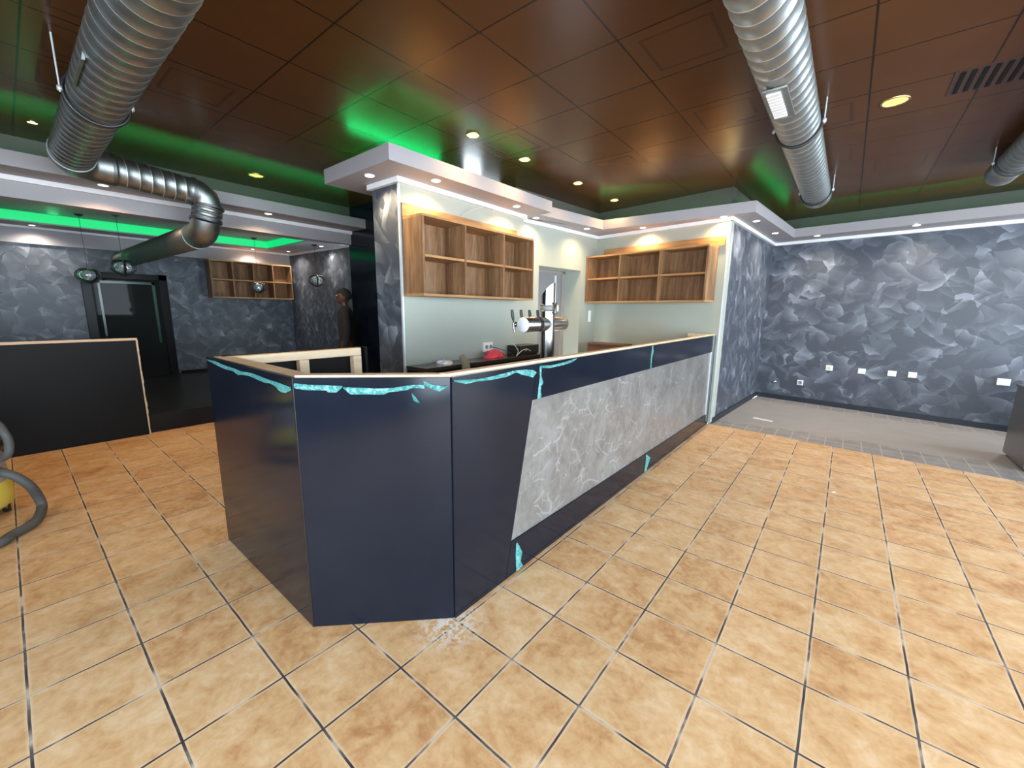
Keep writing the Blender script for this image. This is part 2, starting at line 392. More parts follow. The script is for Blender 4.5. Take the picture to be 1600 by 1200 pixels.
# back room
XB = -8.9
m = MB(); m.box((XB-.15, YF, 0), (XB, 3.5, 2.9)); struct(m.build('wall_platform_back', WALLP))
m = MB(); m.prism([(XB,3.32), (-5.25,3.42), (-5.25,3.55), (XB,3.5)], 0, 2.9); struct(fixn(m.build('wall_platform_side', WALLP)))
m = MB(); m.box((XB, YF, 2.40), (XB+.05, 3.33, 2.648)); struct(m.build('trim_3', SOFF))
m = MB(); m.box((-5.40, YF, 2.456), (-5.18, 2.70, 2.70)); m.box((-5.40, YF, 2.70), (-5.18, 2.70, ZC), 1); struct(m.build('ceiling_beam', [SOFF, DKUP]))
TX0, TX1, TY1 = -5.65, -8.40, 2.72
m = MB(); m.box((XB, YF, 2.65), (TX1, 3.5, 2.95)); m.box((TX0, YF, 2.65), (-5.40, 3.5, 2.95)); m.box((TX1, TY1, 2.65), (TX0, 3.5, 2.95)); m.box((TX1, YF, 2.80), (TX0, TY1, 2.95))
struct(m.build('ceiling_platform', SOFF))
# outer shell behind the camera, with the shop windows
m = MB(); m.box((XB-.15, YF-.15, 0), (-5.25, YF, ZC)); m.box((-5.25, YF-.15, 0), (-.9, YF, ZC)); m.box((-.9, YF-.15, 0), (2.0, YF, .8)); m.box((2.0, YF-.15, 0), (2.25, YF, 2.6)); m.box((4.85, YF-.15, 0), (XR, YF, ZC)); m.box((2.25, YF-.15, 0), (4.85, YF, .1)); m.box((-.9, YF-.15, 2.6), (4.85, YF, ZC))
struct(m.build('wall_front', WALLP))
m = MB(); m.box((XR, YF-.15, 0), (XR+.15, -2.8, ZC)); m.box((XR, 3.8, 0), (XR+.15, 4.9, ZC)); m.box((XR, 6.6, 0), (XR+.15, 6.95, ZC)); m.box((XR, 4.9, 0), (XR+.15, 6.6, .1)); m.box((XR, 4.9, 2.6), (XR+.15, 6.6, ZC)); m.box((XR, -2.8, 0), (XR+.15, 3.8, .3)); m.box((XR, -2.8, 2.6), (XR+.15, 3.8, ZC))
struct(m.build('wall_right', WALLP))
m = MB()
for x in (-.9, .5, 1.94): m.box((x, YF-.10, .8), (x+.06, YF-.04, 2.6))
m.box((-.9, YF-.10, .8), (2.0, YF-.04, .86)); m.box((-.9, YF-.10, 2.54), (2.0, YF-.04, 2.6))
for x in (2.25, 3.53, 4.79): m.box((x, YF-.10, .1), (x+.06, YF-.04, 2.6))
m.box((2.25, YF-.10, .1), (4.85, YF-.04, .16)); m.box((2.25, YF-.10, 2.54), (4.85, YF-.04, 2.6)); struct(m.build('window_1', DKFRAME))
m = MB()
for y in (-2.8, -.65, 1.55, 3.74): m.box((XR+.04, y, .3), (XR+.10, y+.06, 2.6))
m.box((XR+.04, 4.9, .1), (XR+.10, 4.96, 2.6)); m.box((XR+.04, 6.54, .1), (XR+.10, 6.6, 2.6)); m.box((XR+.04, -2.8, .3), (XR+.10, 3.8, .36)); m.box((XR+.04, -2.8, 2.54), (XR+.10, 3.8, 2.6)); struct(m.build('window_2', DKFRAME))
# soffits (boxed shelves with spotlights), open cove on top
m = MB(); m.prism([(-5.18, YF), (-4.76, YF), (-4.76, 2.70), (-5.18, 2.70)], ZS, ZS+.04); m.box((-4.78, YF, ZS+.04), (-4.76, 2.70, ZT)); struct(m.build('ceiling_soffit_left', SOFF))
m = MB(); m.prism([(-3.09,1.245), (-2.03,1.235), (-1.985,3.49), (-2.345,3.49), (-2.345,1.55), (-2.77,1.55), (-2.77,2.69), (-3.09,2.69)], ZS, ZS+.04)
def lip(m, pts):
    for a, b in zip(pts, pts[1:]):
        a = Vector(a); b = Vector(b); d = (b-a).normalized(); n = Vector((-d.y, d.x))*.02
        m.prism([tuple(a), tuple(b), tuple(b+n), tuple(a+n)], ZS+.04, ZT)
lip(m, [(-3.09,2.69), (-3.09,1.245), (-2.03,1.235), (-1.985,3.49), (-2.17,3.49)])
struct(m.build('ceiling_soffit_island', SOFF))
m = MB(); m.prism([W2a, (-2.475,3.495), (-2.17,3.495), (-1.965,4.79), (-.045,4.87), (.135,7.09), (XR,6.35), (XR,6.78), (-.19,7.6), (-.33,5.0), W2b], ZS, ZS+.04)
lip(m, [(-2.17,3.495), (-1.965,4.79), (-.045,4.87), (.135,7.09), (XR,6.35)][::1])
struct(m.build('ceiling_soffit_bar', SOFF))
# cornices
def strip(name, pts, z0, z1, t, mat, side=1):
    m = MB()
    for a, b in zip(pts, pts[1:]):
        a = Vector(a); b = Vector(b); d = (b-a).normalized(); n = Vector((-d.y, d.x))*side*t; e = d*t*.999
        m.prism([tuple(a-e*0), tuple(b), tuple(b+n), tuple(a+n)], z0, z1)
    return struct(fixn(m.build(name, mat)))
strip('trim_4', [(-5.18,YF), (-5.18,2.70)], ZS-.045, ZS, .04, WHITE, -1)
strip('trim_5', [(-2.80,1.55), (-2.345,1.55)], ZS-.045, ZS, .04, WHITE, -1)
strip('trim_6', [(-2.345,1.51), (-2.345,3.43)], ZS-.045, ZS, .035, WHITE, -1)
strip('trim_7', [(-2.475,3.43), W2b], ZS-.045, ZS, .035, WHITE, -1)
strip('trim_8', [W2b, (-.30,4.995)], ZS-.045, ZS, .035, WHITE, -1)
strip('trim_9', [(-.33,4.96), (-.19,7.6)], ZS-.045, ZS, .04, WHITE, -1)
strip('trim_10', [(-.19,7.6), (XR,6.78)], ZS-.045, ZS, .04, WHITE, -1)
strip('trim_11', [(XB,3.32), (-5.3,3.42)], 2.61, 2.65, .035, WHITE, -1)
strip('trim_12', [(XB+.05,YF), (XB+.05,3.32)], 2.62, 2.65, .03, WHITE, -1)
# skirtings
strip('baseboard_recess_left', [(-.328,5.0), (-.19,7.58)], 0.001, .075, .02, BASEB, -1)
strip('baseboard_recess_back', [(-.19,7.59), (XR,6.77)], 0.001, .075, .02, BASEB, -1)
strip('baseboard_platform', [(XB,1.16), (XB,3.32)], .221, .27, .02, DKFRAME, -1)

# green led strips lying on top of the soffit shelves
def led(p, q, z, label):
    p = Vector(p); q = Vector(q); d = (q-p).normalized(); n = Vector((-d.y, d.x))*.006
    m = MB(); m.prism([tuple(p-n), tuple(q-n), tuple(q+n), tuple(p+n)], z, z+.012)
    o = fixn(m.build('led_strip', GREEN)); tag(o, label, 'led strip'); return o
led((-5.08,-3.1), (-5.08,2.6), ZS+.041, 'green led strip along the top of the left ceiling soffit')
led((-2.98,1.36), (-2.12,1.36), ZS+.041, 'green led strip on the soffit above the pilaster front')
GREEN = emit('green_led_bright', (0.0,1.0,.22), 38)
led((-2.98,1.45), (-2.98,2.6), ZT+.0, 'green led strip on the soffit left of the pilaster')
GREEN = bpy.data.materials['green_led']
led((-2.22,1.45), (-2.22,3.4), ZS+.041, 'green led strip on the soffit above the left wall shelf')
led((-2.2,5.1), (-.3,4.94), ZS+.041, 'green led strip on the soffit above the right wall shelf')
led((-.18,5.1), (-.02,7.2), ZS+.041, 'green led strip on the soffit above the narrow patterned wall')
led((.1,7.35), (4.9,6.62), ZS+.041, 'green led strip on the soffit above the recess wall with sockets')
t = thing('led_tray_light', 'bright green glowing light band round the recessed ceiling tray over the platform', 'led light', (-7.0, 0, 2.65))
m = MB(); m.box((TX1+.0-(-7.0), YF+.01, .02), (TX1+.02+7.0, TY1-.01, .145)); m.build('light_band', GTRAY, t)
m = MB(); m.box((TX1+.03+7.0, TY1-.02, .02), (TX0-.01+7.0, TY1, .145)); m.build('light_band', GTRAY, t)
l = bpy.data.lights.new('tray_glow', 'AREA'); l.shape = 'RECTANGLE'; l.size = 5.5; l.size_y = .1; l.energy = 3; l.color = (.1,1,.35)
lo = bpy.data.objects.new('tray_glow', l); COL.objects.link(lo); lo.parent = t; lo.location = (TX1+.05+7.0, -.2, .08); lo.rotation_euler = (0, math.radians(-90), math.radians(0))

# ------------------------------------------------------------- doors
t = struct(thing('door_1', None, None, (-2.735,4.3,0), math.atan2(-(W2b[0]-W2a[0]), W2b[1]-W2a[1])))
m = MB(); m.box((-.03,-.46,0), (.01,.52,2.05)); m.build('door_leaf', plain('door_grey', (.26,.25,.255), .4, var=.03), t)
m = MB(); m.box((.0,-.56,0), (.04,-.46,2.10)); m.box((.0,.52,0), (.04,.60,2.10)); m.box((0,-.56,2.05), (.04,.60,2.12)); m.build('door_frame', plain('beige_frame', (.30,.28,.25), .5), t)
m = MB(); m.box((.012,.36,1.45), (.03,.385,2.02)); m.build('door_stile', WHITE, t)
m = MB(); m.box((.012,.36,.4), (.03,.375,1.44)); m.build('door_seal', BLACKPL, t)
t = struct(thing('door_2', None, None, (XB,.58,.22)))
m = MB(); m.box((.0,-.57,0), (.05,-.45,1.82)); m.box((0,.42,0), (.05,.54,1.82)); m.box((0,-.57,1.72), (.05,.54,1.82)); bevel(m.build('door_frame', DKFRAME, t))
m = MB(); m.box((.0,-.45,.0), (.02,.42,1.72)); m.build('mirror_glass', MIRROR, t)
m = MB(); m.box((.02,-.38,.75), (.03,-.35,1.66)); m.box((.02,.32,.6), (.03,.36,1.68)); m.box((.02,-.38,1.64), (.03,.36,1.68)); m.build('painted_reflection', plain('dark_green_reflection', (.01,.06,.035), .2), t)  # green line reflected in the glass, painted as thin dark green strips

# ------------------------------------------------------------- half wall on the left
t = thing('half_wall', 'black painted half wall with raw light board edges beside the platform', 'partition', (-5.26,0,0))
m = MB(); m.box((-.05,YF+.01,.001), (.0,.045,1.10)); m.build('panel', MATBLK, t)
m = MB(); m.box((-.055,YF+.01,1.10), (.004,.06,1.125)); bevel(m.build('top_edge', MDF, t))['label'] = 'raw light board edge'
m = MB()
zz = .002
while zz < 1.10:
    dz = random.uniform(.03,.07); e = random.uniform(-.003,.004)
    m.box((-.05,.045,zz), (.004,.060+e,min(1.10, zz+dz))); zz += dz
m.build('end_edge', MDF, t)['label'] = 'chipped raw board edge'

# ------------------------------------------------------------- bar counter
BC = thing('bar_counter', 'angled bar counter, glossy black fronts with a grey marble panel and raw pine top', 'bar counter', (0,0,0))
H = 1.19
A_ = (-1.985,-.13); B_ = (-.827,-.13); C_ = (-.362,.333); E_ = (-.35,4.96)
def slab(name, p, q, z0, z1, t, mat, parent=BC, side=1, off=0):
    p = Vector(p); q = Vector(q); d = (q-p).normalized(); n = Vector((-d.y, d.x))*side
    m = MB(); m.prism([tuple(p+n*off), tuple(q+n*off), tuple(q+n*(t+off)), tuple(p+n*(t+off))], z0, z1)
    return bevel(fixn(m.build(name, mat, parent)), .0015, 1)
def lerp(p, q, k): return (p[0]+(q[0]-p[0])*k, p[1]+(q[1]-p[1])*k)
slab('front_panel', A_, B_, .004, H, .02, BLK)
slab('front_panel', (B_[0]+.001,B_[1]+.001), (C_[0]-.001,C_[1]-.001), .004, H, .02, BLK)
# thin vertical seams where the corner angles meet
slab('seam_strip', (B_[0]-.006,B_[1]-.003), (B_[0]+.004,B_[1]-.001), .004, H, .003, BLACKPL)
# long side: first panel with slanted edge
def yz_panel(name, poly, x0, x1, mat, parent=BC):
    m = MB(); n = len(poly); vs = [(x0,y,z) for y,z in poly] + [(x1,y,z) for y,z in poly]
    fs = [tuple(range(n)), tuple(range(2*n-1,n-1,-1))] + [(i,(i+1)%n,n+(i+1)%n,n+i) for i in range(n)]
    m.add(vs, fs); return fixn(m.build(name, mat, parent))
XL = -.356
yz_panel('front_panel', [(.336,.004), (.712,.004), (.976,H), (.336,H)], XL-.02, XL, BLK)
yz_panel('upper_panel', [(.935,.99), (2.69,.985), (2.69,H), (.980,H)], XL-.02, XL, BLK)
yz_panel('upper_panel', [(2.694,.985), (4.95,.98), (4.95,H), (2.694,H)], XL-.02, XL, BLK)
yz_panel('marble_panel', [(.765,.205), (4.82,.155), (4.80,.984), (.936,.992)], XL-.04, XL-.012, MARB)
yz_panel('kick_panel', [(.716,.004), (2.70,.004), (2.70,.182), (.762,.208)], XL-.02, XL, BLK)
yz_panel('kick_panel', [(2.704,.004), (4.95,.004), (4.95,.152), (2.704,.182)], XL-.02, XL, BLK)
yz_panel('end_panel', [(4.83,.152), (4.95,.152), (4.95,.98), (4.81,.98)], XL-.02, XL, BLK)
yz_panel('marble_trim', [(4.812,.155), (4.826,.155), (4.812,.984), (4.798,.984)], XL-.018, XL+.002, ALU)
# pine rails
def rail(name, p, q, z0, z1, off, t, mat=PINE): return slab(name, p, q, z0, z1, t, mat, BC, 1, off)
rail('top_rail', (A_[0]+.01,A_[1]), B_, H-.045, H-.002, .024, .045)
rail('top_rail', lerp(B_,C_,.0), lerp(B_,C_,1.0), H-.045, H+.008, .022, .060)
rail('top_rail', (C_[0],C_[1]+.0), E_, H-.045, H+.012, .022, .050)
rail('inner_rail', (A_[0]+.01,A_[1]), B_, H-.05, H-.006, .075, .05)
# return frame on the far left, posts and rails open towards the bar
m = MB(); m.box((-1.985,-.105,.004), (-1.965,.86,H)); bevel(m.build('back_panel', MATBLK, BC), .0015, 1)
m = MB(); m.box((-1.962,-.04,H-.06), (-1.905,.83,H-.004)); bevel(m.build('frame_rail', PINE, BC))
for y in (.37, .765):
    m = MB(); m.box((-1.962,y,.005), (-1.905,y+.065,H-.061)); bevel(m.build('frame_post', PINE, BC))
m = MB(); m.box((-1.962,-.04,.005), (-1.905,.36,.065)); m.box((-1.962,.436,.005), (-1.905,.764,.065)); m.build('frame_rail', PINE, BC)
m = MB(); m.box((-1.99,.86,.004), (-1.90,.878,H)); m.build('end_board', MATBLK, BC)
for yy in (1.2, 2.4, 3.6, 4.8):
    m = MB(); m.box((-.43,yy,.005), (-.38,yy+.06,H-.047)); m.build('frame_post', PINE, BC)
for xx in (-1.5, -1.0):
    m = MB(); m.box((xx,-.106,.005), (xx+.05,-.06,H-.052)); m.build('frame_post', PINE, BC)
m = MB(); m.box((-.70,4.91,H-.03), (-.44,4.955,H+.012)); bevel(m.build('timber_batten', PINE, BC))
m = MB(); m.box((-1.18,.95,.88), (-.44,4.90,.92)); bevel(m.build('serving_worktop', BRUSH, BC))
m = MB(); m.box((-1.14,.99,.005), (-.50,1.19,.879)); m.box((-1.14,1.27,.005), (-.50,2.39,.879)); m.box((-1.14,2.47,.005), (-.50,3.59,.879)); m.box((-1.14,3.67,.005), (-.50,4.79,.879)); m.build('carcass', MATBLK, BC)
# torn protective film: ribbons left on the panels
def ribbon(pts3up, pts3lo, nrm, name='protective_film', lift=.003):
    """closed ribbon between an upper and a lower ragged line, slightly crumpled"""
    nrm = Vector(nrm); n = 34
    def samp(pts, k):
        L = [0]
        for a, b in zip(pts, pts[1:]): L.append(L[-1]+(Vector(b)-Vector(a)).length)
        s_ = k*L[-1]
        for i in range(len(pts)-1):
            if s_ <= L[i+1]+1e-9:
                f = (s_-L[i])/max(1e-9, L[i+1]-L[i]); return Vector(pts[i]).lerp(Vector(pts[i+1]), f)
        return Vector(pts[-1])
    vs = []; fs = []
    for i in range(n+1):
        k = i/n; a = samp(pts3up, k); b = samp(pts3lo, k)
        for j in range(4):
            p = a.lerp(b, j/3); h = lift + (random.uniform(0,.007) if j in (1,2) else random.uniform(.0,.003) if j else 0)
            vs.append(p + nrm*h)
    for i in range(n):
        for j in range(3): fs.append((i*4+j, i*4+j+1, (i+1)*4+j+1, (i+1)*4+j))
    m = MB(); m.add(vs, fs); o = m.build(name, FILM, BC); s = o.modifiers.new('solid', 'SOLIDIFY'); s.thickness = .0012; s.offset = 1
    o['label'] = 'torn teal protective film'; return o
up = [(-1.944,1.175),(-1.82,1.177),(-1.675,1.168),(-1.551,1.165),(-1.413,1.160),(-1.282,1.165),(-1.175,1.161),(-1.074,1.156),(-.969,1.155),(-.835,1.150)]
lo = [(-1.944,1.171),(-1.773,1.155),(-1.632,1.147),(-1.532,1.150),(-1.454,1.136),(-1.396,1.144),(-1.288,1.148),(-1.18,1.141),(-1.106,1.135),(-1.068,1.142),(-.99,1.134),(-.977,1.122),(-.904,1.115),(-.835,1.137)]
ribbon([(x,-.13,z) for x,z in up], [(x,-.13,z) for x,z in lo], (0,-1,0))
du = Vector((C_[0]-B_[0], C_[1]-B_[1])).normalized(); dn = (du.y, -du.x, 0)
def dgp(s_, z): return (B_[0]+du.x*s_, B_[1]+du.y*s_, z)
up = [(.008,1.168),(.068,1.161),(.136,1.158),(.202,1.155)]; lo = [(.008,1.147),(.053,1.14),(.135,1.137),(.143,1.129),(.175,1.127),(.202,1.15)]
ribbon([dgp(*p) for p in up], [dgp(*p) for p in lo], dn)
up = [(.204,1.149),(.273,1.147),(.343,1.143),(.413,1.145),(.461,1.153),(.499,1.157),(.544,1.158)]; lo = [(.206,1.146),(.232,1.119),(.295,1.119),(.37,1.117),(.394,1.127),(.46,1.134),(.498,1.146),(.544,1.142)]
ribbon([dgp(*p) for p in up], [dgp(*p) for p in lo], dn)
up = [(.540,1.175),(.58,1.157),(.623,1.151),(.642,1.152)]; lo = [(.545,1.158),(.574,1.14),(.608,1.128),(.642,1.150)]
ribbon([dgp(*p) for p in up], [dgp(*p) for p in lo], dn)
ribbon([dgp(.49,1.121), dgp(.504,1.104), dgp(.521,1.079)], [dgp(.489,1.118), dgp(.496,1.090), dgp(.519,1.077)], dn)
def lp(y, z): return (XL, y, z)
up = [(.342,1.176),(.479,1.163),(.58,1.163),(.675,1.168),(.771,1.174),(.859,1.169),(.934,1.158),(.958,1.142)]; lo = [(.342,1.172),(.417,1.15),(.479,1.154),(.58,1.148),(.7,1.149),(.777,1.164),(.815,1.149),(.9,1.127),(.923,1.118),(.955,1.139)]
ribbon([lp(*p) for p in up], [lp(*p) for p in lo], (1,0,0))
up = [(.99,1.177),(1.103,1.168),(1.255,1.174),(1.398,1.186)]; lo = [(.99,1.165),(1.09,1.154),(1.242,1.158),(1.331,1.165),(1.398,1.184)]
ribbon([lp(*p) for p in up], [lp(*p) for p in lo], (1,0,0))
up = [(.988,1.172),(.995,1.115),(.985,1.06),(.975,.99)]; lo = [(1.008,1.17),(1.006,1.12),(1.028,1.076),(1.005,1.057),(1.012,.99)]
ribbon([lp(*p) for p in up], [lp(*p) for p in lo], (1,0,0))
ribbon([lp(.800,.185), lp(.797,.10), lp(.806,.008)], [lp(.812,.185), lp(.857,.104), lp(.842,.057), lp(.866,.012)], (1,0,0))
ribbon([lp(2.735,.175), lp(2.735,.10), lp(2.72,.01)], [lp(2.745,.175), lp(2.85,.115), lp(2.764,.011)], (1,0,0))
ribbon([lp(2.69,1.186), lp(2.685,1.13), lp(2.68,1.07), lp(2.688,.99)], [lp(2.705,1.186), lp(2.73,1.14), lp(2.69,1.07), lp(2.70,.99)], (1,0,0))

# ------------------------------------------------------------- wall shelves
def shelf_unit(name, label, loc, rz, W, Dp, Hh, verts, hs, rail_=None, group=None, back=True):
    """local: x = along the wall, y = out of wall (towards -y front at y=-Dp), z up"""
    t = thing(name, label, 'shelf', loc, rz, group); th = .022
    for x in verts:
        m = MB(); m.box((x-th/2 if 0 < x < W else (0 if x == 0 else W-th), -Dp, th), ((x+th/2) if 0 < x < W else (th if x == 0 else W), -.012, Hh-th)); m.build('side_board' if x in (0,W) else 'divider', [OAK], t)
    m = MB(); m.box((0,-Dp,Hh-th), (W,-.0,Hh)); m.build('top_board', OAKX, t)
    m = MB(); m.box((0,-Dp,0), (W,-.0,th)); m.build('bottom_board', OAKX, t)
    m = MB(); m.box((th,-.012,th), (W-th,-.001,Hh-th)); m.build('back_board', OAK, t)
    vs = sorted(verts)
    for h in hs:
        for a, b in zip(vs, vs[1:]):
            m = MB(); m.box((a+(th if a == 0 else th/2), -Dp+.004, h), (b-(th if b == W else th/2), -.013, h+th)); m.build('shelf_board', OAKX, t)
    if rail_:
        m = MB(); m.box((rail_[0],-.022,Hh+.001), (rail_[1],-.001,Hh+rail_[2])); m.build('wall_rail', OAKX, t)
    return t
# local x axis along wall; front towards local -y.  Left unit on the x = -2.345 wall, front faces +x: rotate +90 deg
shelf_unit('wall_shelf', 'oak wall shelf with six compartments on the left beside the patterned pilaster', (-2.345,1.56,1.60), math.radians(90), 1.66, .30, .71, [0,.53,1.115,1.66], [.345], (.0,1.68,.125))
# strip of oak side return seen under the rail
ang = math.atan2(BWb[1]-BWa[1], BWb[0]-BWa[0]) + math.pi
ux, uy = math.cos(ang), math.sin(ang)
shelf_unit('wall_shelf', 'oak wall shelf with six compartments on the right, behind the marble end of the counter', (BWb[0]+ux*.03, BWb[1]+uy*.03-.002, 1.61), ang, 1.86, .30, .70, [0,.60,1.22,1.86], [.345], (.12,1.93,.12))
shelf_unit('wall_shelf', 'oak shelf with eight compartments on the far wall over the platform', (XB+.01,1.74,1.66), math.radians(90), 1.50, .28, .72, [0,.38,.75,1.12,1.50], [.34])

# ------------------------------------------------------------- round ducts
def helix_duct(parent, p, q, r, pitch=.11, n=40, name='spiral_pipe', rib=.0035):
    p = Vector(p); q = Vector(q); L = (q-p).length; t = (q-p)/L
    up = Vector((0,0,1)); a = (up - t*up.dot(t)).normalized(); b = t.cross(a)
    us = []; k = 0; fm = []
    while k*pitch < L+pitch:
        for f, h in ((0,0),(.42,0),(.47,1),(.53,1),(.58,0)): us.append(((k+f)*pitch, h))
        k += 1
    vs = []; fs = []
    for (u, h) in us:
        for j in range(n):
            an = 2*math.pi*j/n; x = min(max(u - pitch + pitch*j/n, 0), L); rr = r + h*rib
            vs.append(p + t*x + (a*math.cos(an)+b*math.sin(an))*rr)
        # duplicate seam column to close the helix
        an = 0; x = min(max(u, 0), L); vs.append(p + t*x + a*(r+h*rib))
    m_ = n+1
    for i in range(len(us)-1):
        for j in range(n): fs.append((i*m_+j, i*m_+j+1, (i+1)*m_+j+1, (i+1)*m_+j)); fm.append(1 if us[i][1] and us[i+1][1] else 0)
    m = MB(); m.add(vs, fs, 0, True); m.m = fm; return m.build(name, [GALV, SEAMM], parent)
def collar(parent, c, t, r, w=.05, mat=None, name='collar'):
    c = Vector(c); t = Vector(t).normalized()
    m = MB(); m.sweep([c-t*w/2, c-t*(w/2-.001), c+t*(w/2-.001), c+t*w/2], [r, r+.006, r+.006, r], 40, smooth=False); return m.build(name, mat or GALV, parent)
def hanger(parent, c, t, r, zc=ZC):
    c = Vector(c); t = Vector(t).normalized(); s = Vector((-t.y, t.x, 0)).normalized()
    m = MB(); n = 40
    pts = [c + (s*math.cos(2*math.pi*k/n) + Vector((0,0,1))*math.sin(2*math.pi*k/n))*(r+.010) for k in range(n+1)]
    m.sweep(pts, .010, 6); m.build('hanger_band', BLACKPL, parent)
    for sg in (-1, 1):
        m = MB(); q = c + s*sg*(r+.018)
        m.sweep([(q.x,q.y,q.z-.02),(q.x,q.y,zc)], .005, 8); m.lathe([(.0,-.012),(.014,-.012),(.014,.012),(0,.012)], (q.x,q.y,q.z), 6)
        m.build('hanger_rod', ALU, parent)
D2 = thing('ventilation_duct', 'long round galvanised duct with a white vent grille under the ceiling right of the bar', 'duct', (.49,0,0))
helix_duct(D2, (0,YF+.05,2.847), (0,5.20,2.847), .132)
m = MB(); m.lathe([(0,.0),(.10,.0),(.134,-.01),(.138,-.02),(.138,-.22),(.132,-.22)], (0,5.42,2.847), 40, axis='y'); m.build('end_cap', GALV, D2)
m = MB(); m.box((-.02,5.30,2.706), (.03,5.31,2.712)); m.build('cap_handle', GALV, D2)
for y in (5.17, 3.05, .2): hanger(D2, (0,y,2.847), (0,1,0), .134)
gr = MB(); gr.box((-.075,2.02,2.703), (.045,2.44,2.712)); g = gr.build('grille', GALV, D2)
gs = MB()
for k in range(9): gs.box((-.06,2.055+k*.041,2.694), (.01,2.055+k*.041+.022,2.703))
gs.build('grille_slats', WHITE, g)
D3 = thing('ventilation_duct', 'grey round duct end hanging under the ceiling at the right edge of the photo', 'duct', (1.95,0,0))
helix_duct(D3, (0,YF+.05,2.862), (0,5.10,2.862), .114)
m = MB(); m.lathe([(0,.0),(.09,.0),(.114,-.01),(.118,-.02),(.118,-.46),(.114,-.46)], (0,5.56,2.862), 40, axis='y'); m.build('end_cap', GALV, D3)
for y in (5.09, 2.6, .1): hanger(D3, (0,y,2.862), (0,1,0), .118)
D1_ = thing('ventilation_duct', 'bent galvanised duct running along the left ceiling and down into the platform room', 'duct', (0,0,0))
zz1 = 2.715
helix_duct(D1_, (.22,-.325,zz1), (-4.20,-.325,zz1), .135)
m = MB(); m.lathe([(0,.0),(.10,.0),(.137,-.01),(.139,-.02),(.139,-.15),(.135,-.15)], (.25,-.325,zz1), 40, axis='x'); m.build('end_cap', GALV, D1_)
for x in (-2.75, -1.0): hanger(D1_, (x,-.325,zz1), (1,0,0), .137)
m = MB(); m.add([(-2.45,-.462,2.64),(-2.05,-.462,2.64),(-2.05,-.43,2.80),(-2.45,-.43,2.80),(-2.45,-.45,2.64),(-2.05,-.45,2.64),(-2.05,-.41,2.80),(-2.45,-.41,2.80)],
  [(0,1,2,3),(7,6,5,4),(0,4,5,1),(3,2,6,7),(0,3,7,4),(1,5,6,2)]); m.build('patch_plate', GALV, D1_)
def elbow(pts, r, name='elbow'):
    m = MB(); m.sweep(pts, r, 40); return m.build(name, GALV, D1_)
elbow([(-4.18,-.325,2.715), (-4.28,-.325,2.715), (-4.40,-.29,2.715), (-4.46,-.18,2.712), (-4.46,-.05,2.71)], .138)
helix_duct(D1_, (-4.46,-.05,2.71), (-4.52,.56,2.665), .128, .09)
elbow([(-4.52,.54,2.667), (-4.53,.60,2.655), (-4.53,.66,2.61), (-4.53,.68,2.54), (-4.53,.68,2.52)], .133)
helix_duct(D1_, (-4.53,.68,2.53), (-4.55,.655,2.39), .136, .05, rib=.005)
elbow([(-4.55,.655,2.40), (-4.57,.65,2.34), (-4.64,.64,2.285), (-4.74,.635,2.264), (-4.86,.63,2.262)], .134)
helix_duct(D1_, (-4.84,.63,2.262), (XB+.005,.56,2.262), .128, .05, rib=.006)
for c, tt, r in (((-4.18,-.325,2.715),(1,0,0),.139), ((-4.46,-.05,2.71),(0,1,0),.134), ((-4.52,.555,2.665),(0,1,-.1),.134), ((-4.53,.68,2.53),(0,.1,1),.140), ((-4.55,.655,2.395),(0,.1,1),.140), ((-4.84,.63,2.262),(1,0,0),.136)):
    collar(D1_, c, tt, r, .025, DSTEEL)

SP = 3.2
# ------------------------------------------------------------- spotlights
def spot(name, label, x, y, z, r, bulb, energy, color, group=None, ring=WHITE, ang=150, blend=1.0, tilt=None):
    t = thing(name, label, 'spotlight', (x,y,z), 0, group)
    m = MB(); m.lathe([(r*.84,.0),(r*.84,-.006),(r*.93,-.009),(r,-.004),(r,.0)], (0,0,0), 28); m.build('ring', ring, t)
    m = MB(); m.lathe([(0,-.006),(r*.5,-.0055),(r*.84,-.003)], (0,0,0), 24); m.build('lamp', bulb, t)
    if energy:
        l = bpy.data.lights.new('spot_beam', 'SPOT'); l.energy = energy*SP; l.color = color; l.spot_size = math.radians(ang); l.spot_blend = blend; l.shadow_soft_size = .03
        o = bpy.data.objects.new('spot_beam', l); COL.objects.link(o); o.parent = t; o.location = (0,0,-.02)
        if tilt: o.rotation_euler = tilt
    return t
WARM = (1.0,.74,.42); COOL = (1.0,.88,.74)
S = 'soffit_spotlight'
spot(S, 'lit spotlight under the soffit corner in front of the patterned pilaster', -2.508, 1.36, ZS, .045, BULB, 9, WARM)
spot(S, 'lit soffit spotlight over the left end of the left wall shelf', -2.147, 1.815, ZS, .045, BULB, 9, WARM)
spot(S, 'lit soffit spotlight over the right end of the left wall shelf', -2.133, 2.99, ZS, .045, BULB, 9, WARM)
spot(S, 'lit soffit spotlight just past the right end of the left wall shelf, over the door', -2.30, 3.60, ZS, .045, BULB, 9, WARM)
spot(S, 'lit soffit spotlight left of the inner corner over the doorway', -2.116, 4.59, ZS, .045, BULBW, 7, WARM)
spot(S, 'lit soffit spotlight over the middle of the right wall shelf', -1.45, 4.99, ZS, .045, BULB, 9, WARM)
spot(S, 'lit soffit spotlight over the right end of the right wall shelf', -.40, 4.92, ZS, .045, BULB, 12, (1,.70,.32))
spot(S, 'lit soffit spotlight over the narrow patterned wall, nearer one', -.12, 5.42, ZS, .045, BULB, 8, COOL)
spot(S, 'lit soffit spotlight over the narrow patterned wall, farther one', -.04, 6.50, ZS, .045, BULBW, 8, COOL)
spot(S, 'lit soffit spotlight near the left corner of the recess wall', .43, 7.10, ZS, .045, BULBW, 9, COOL)
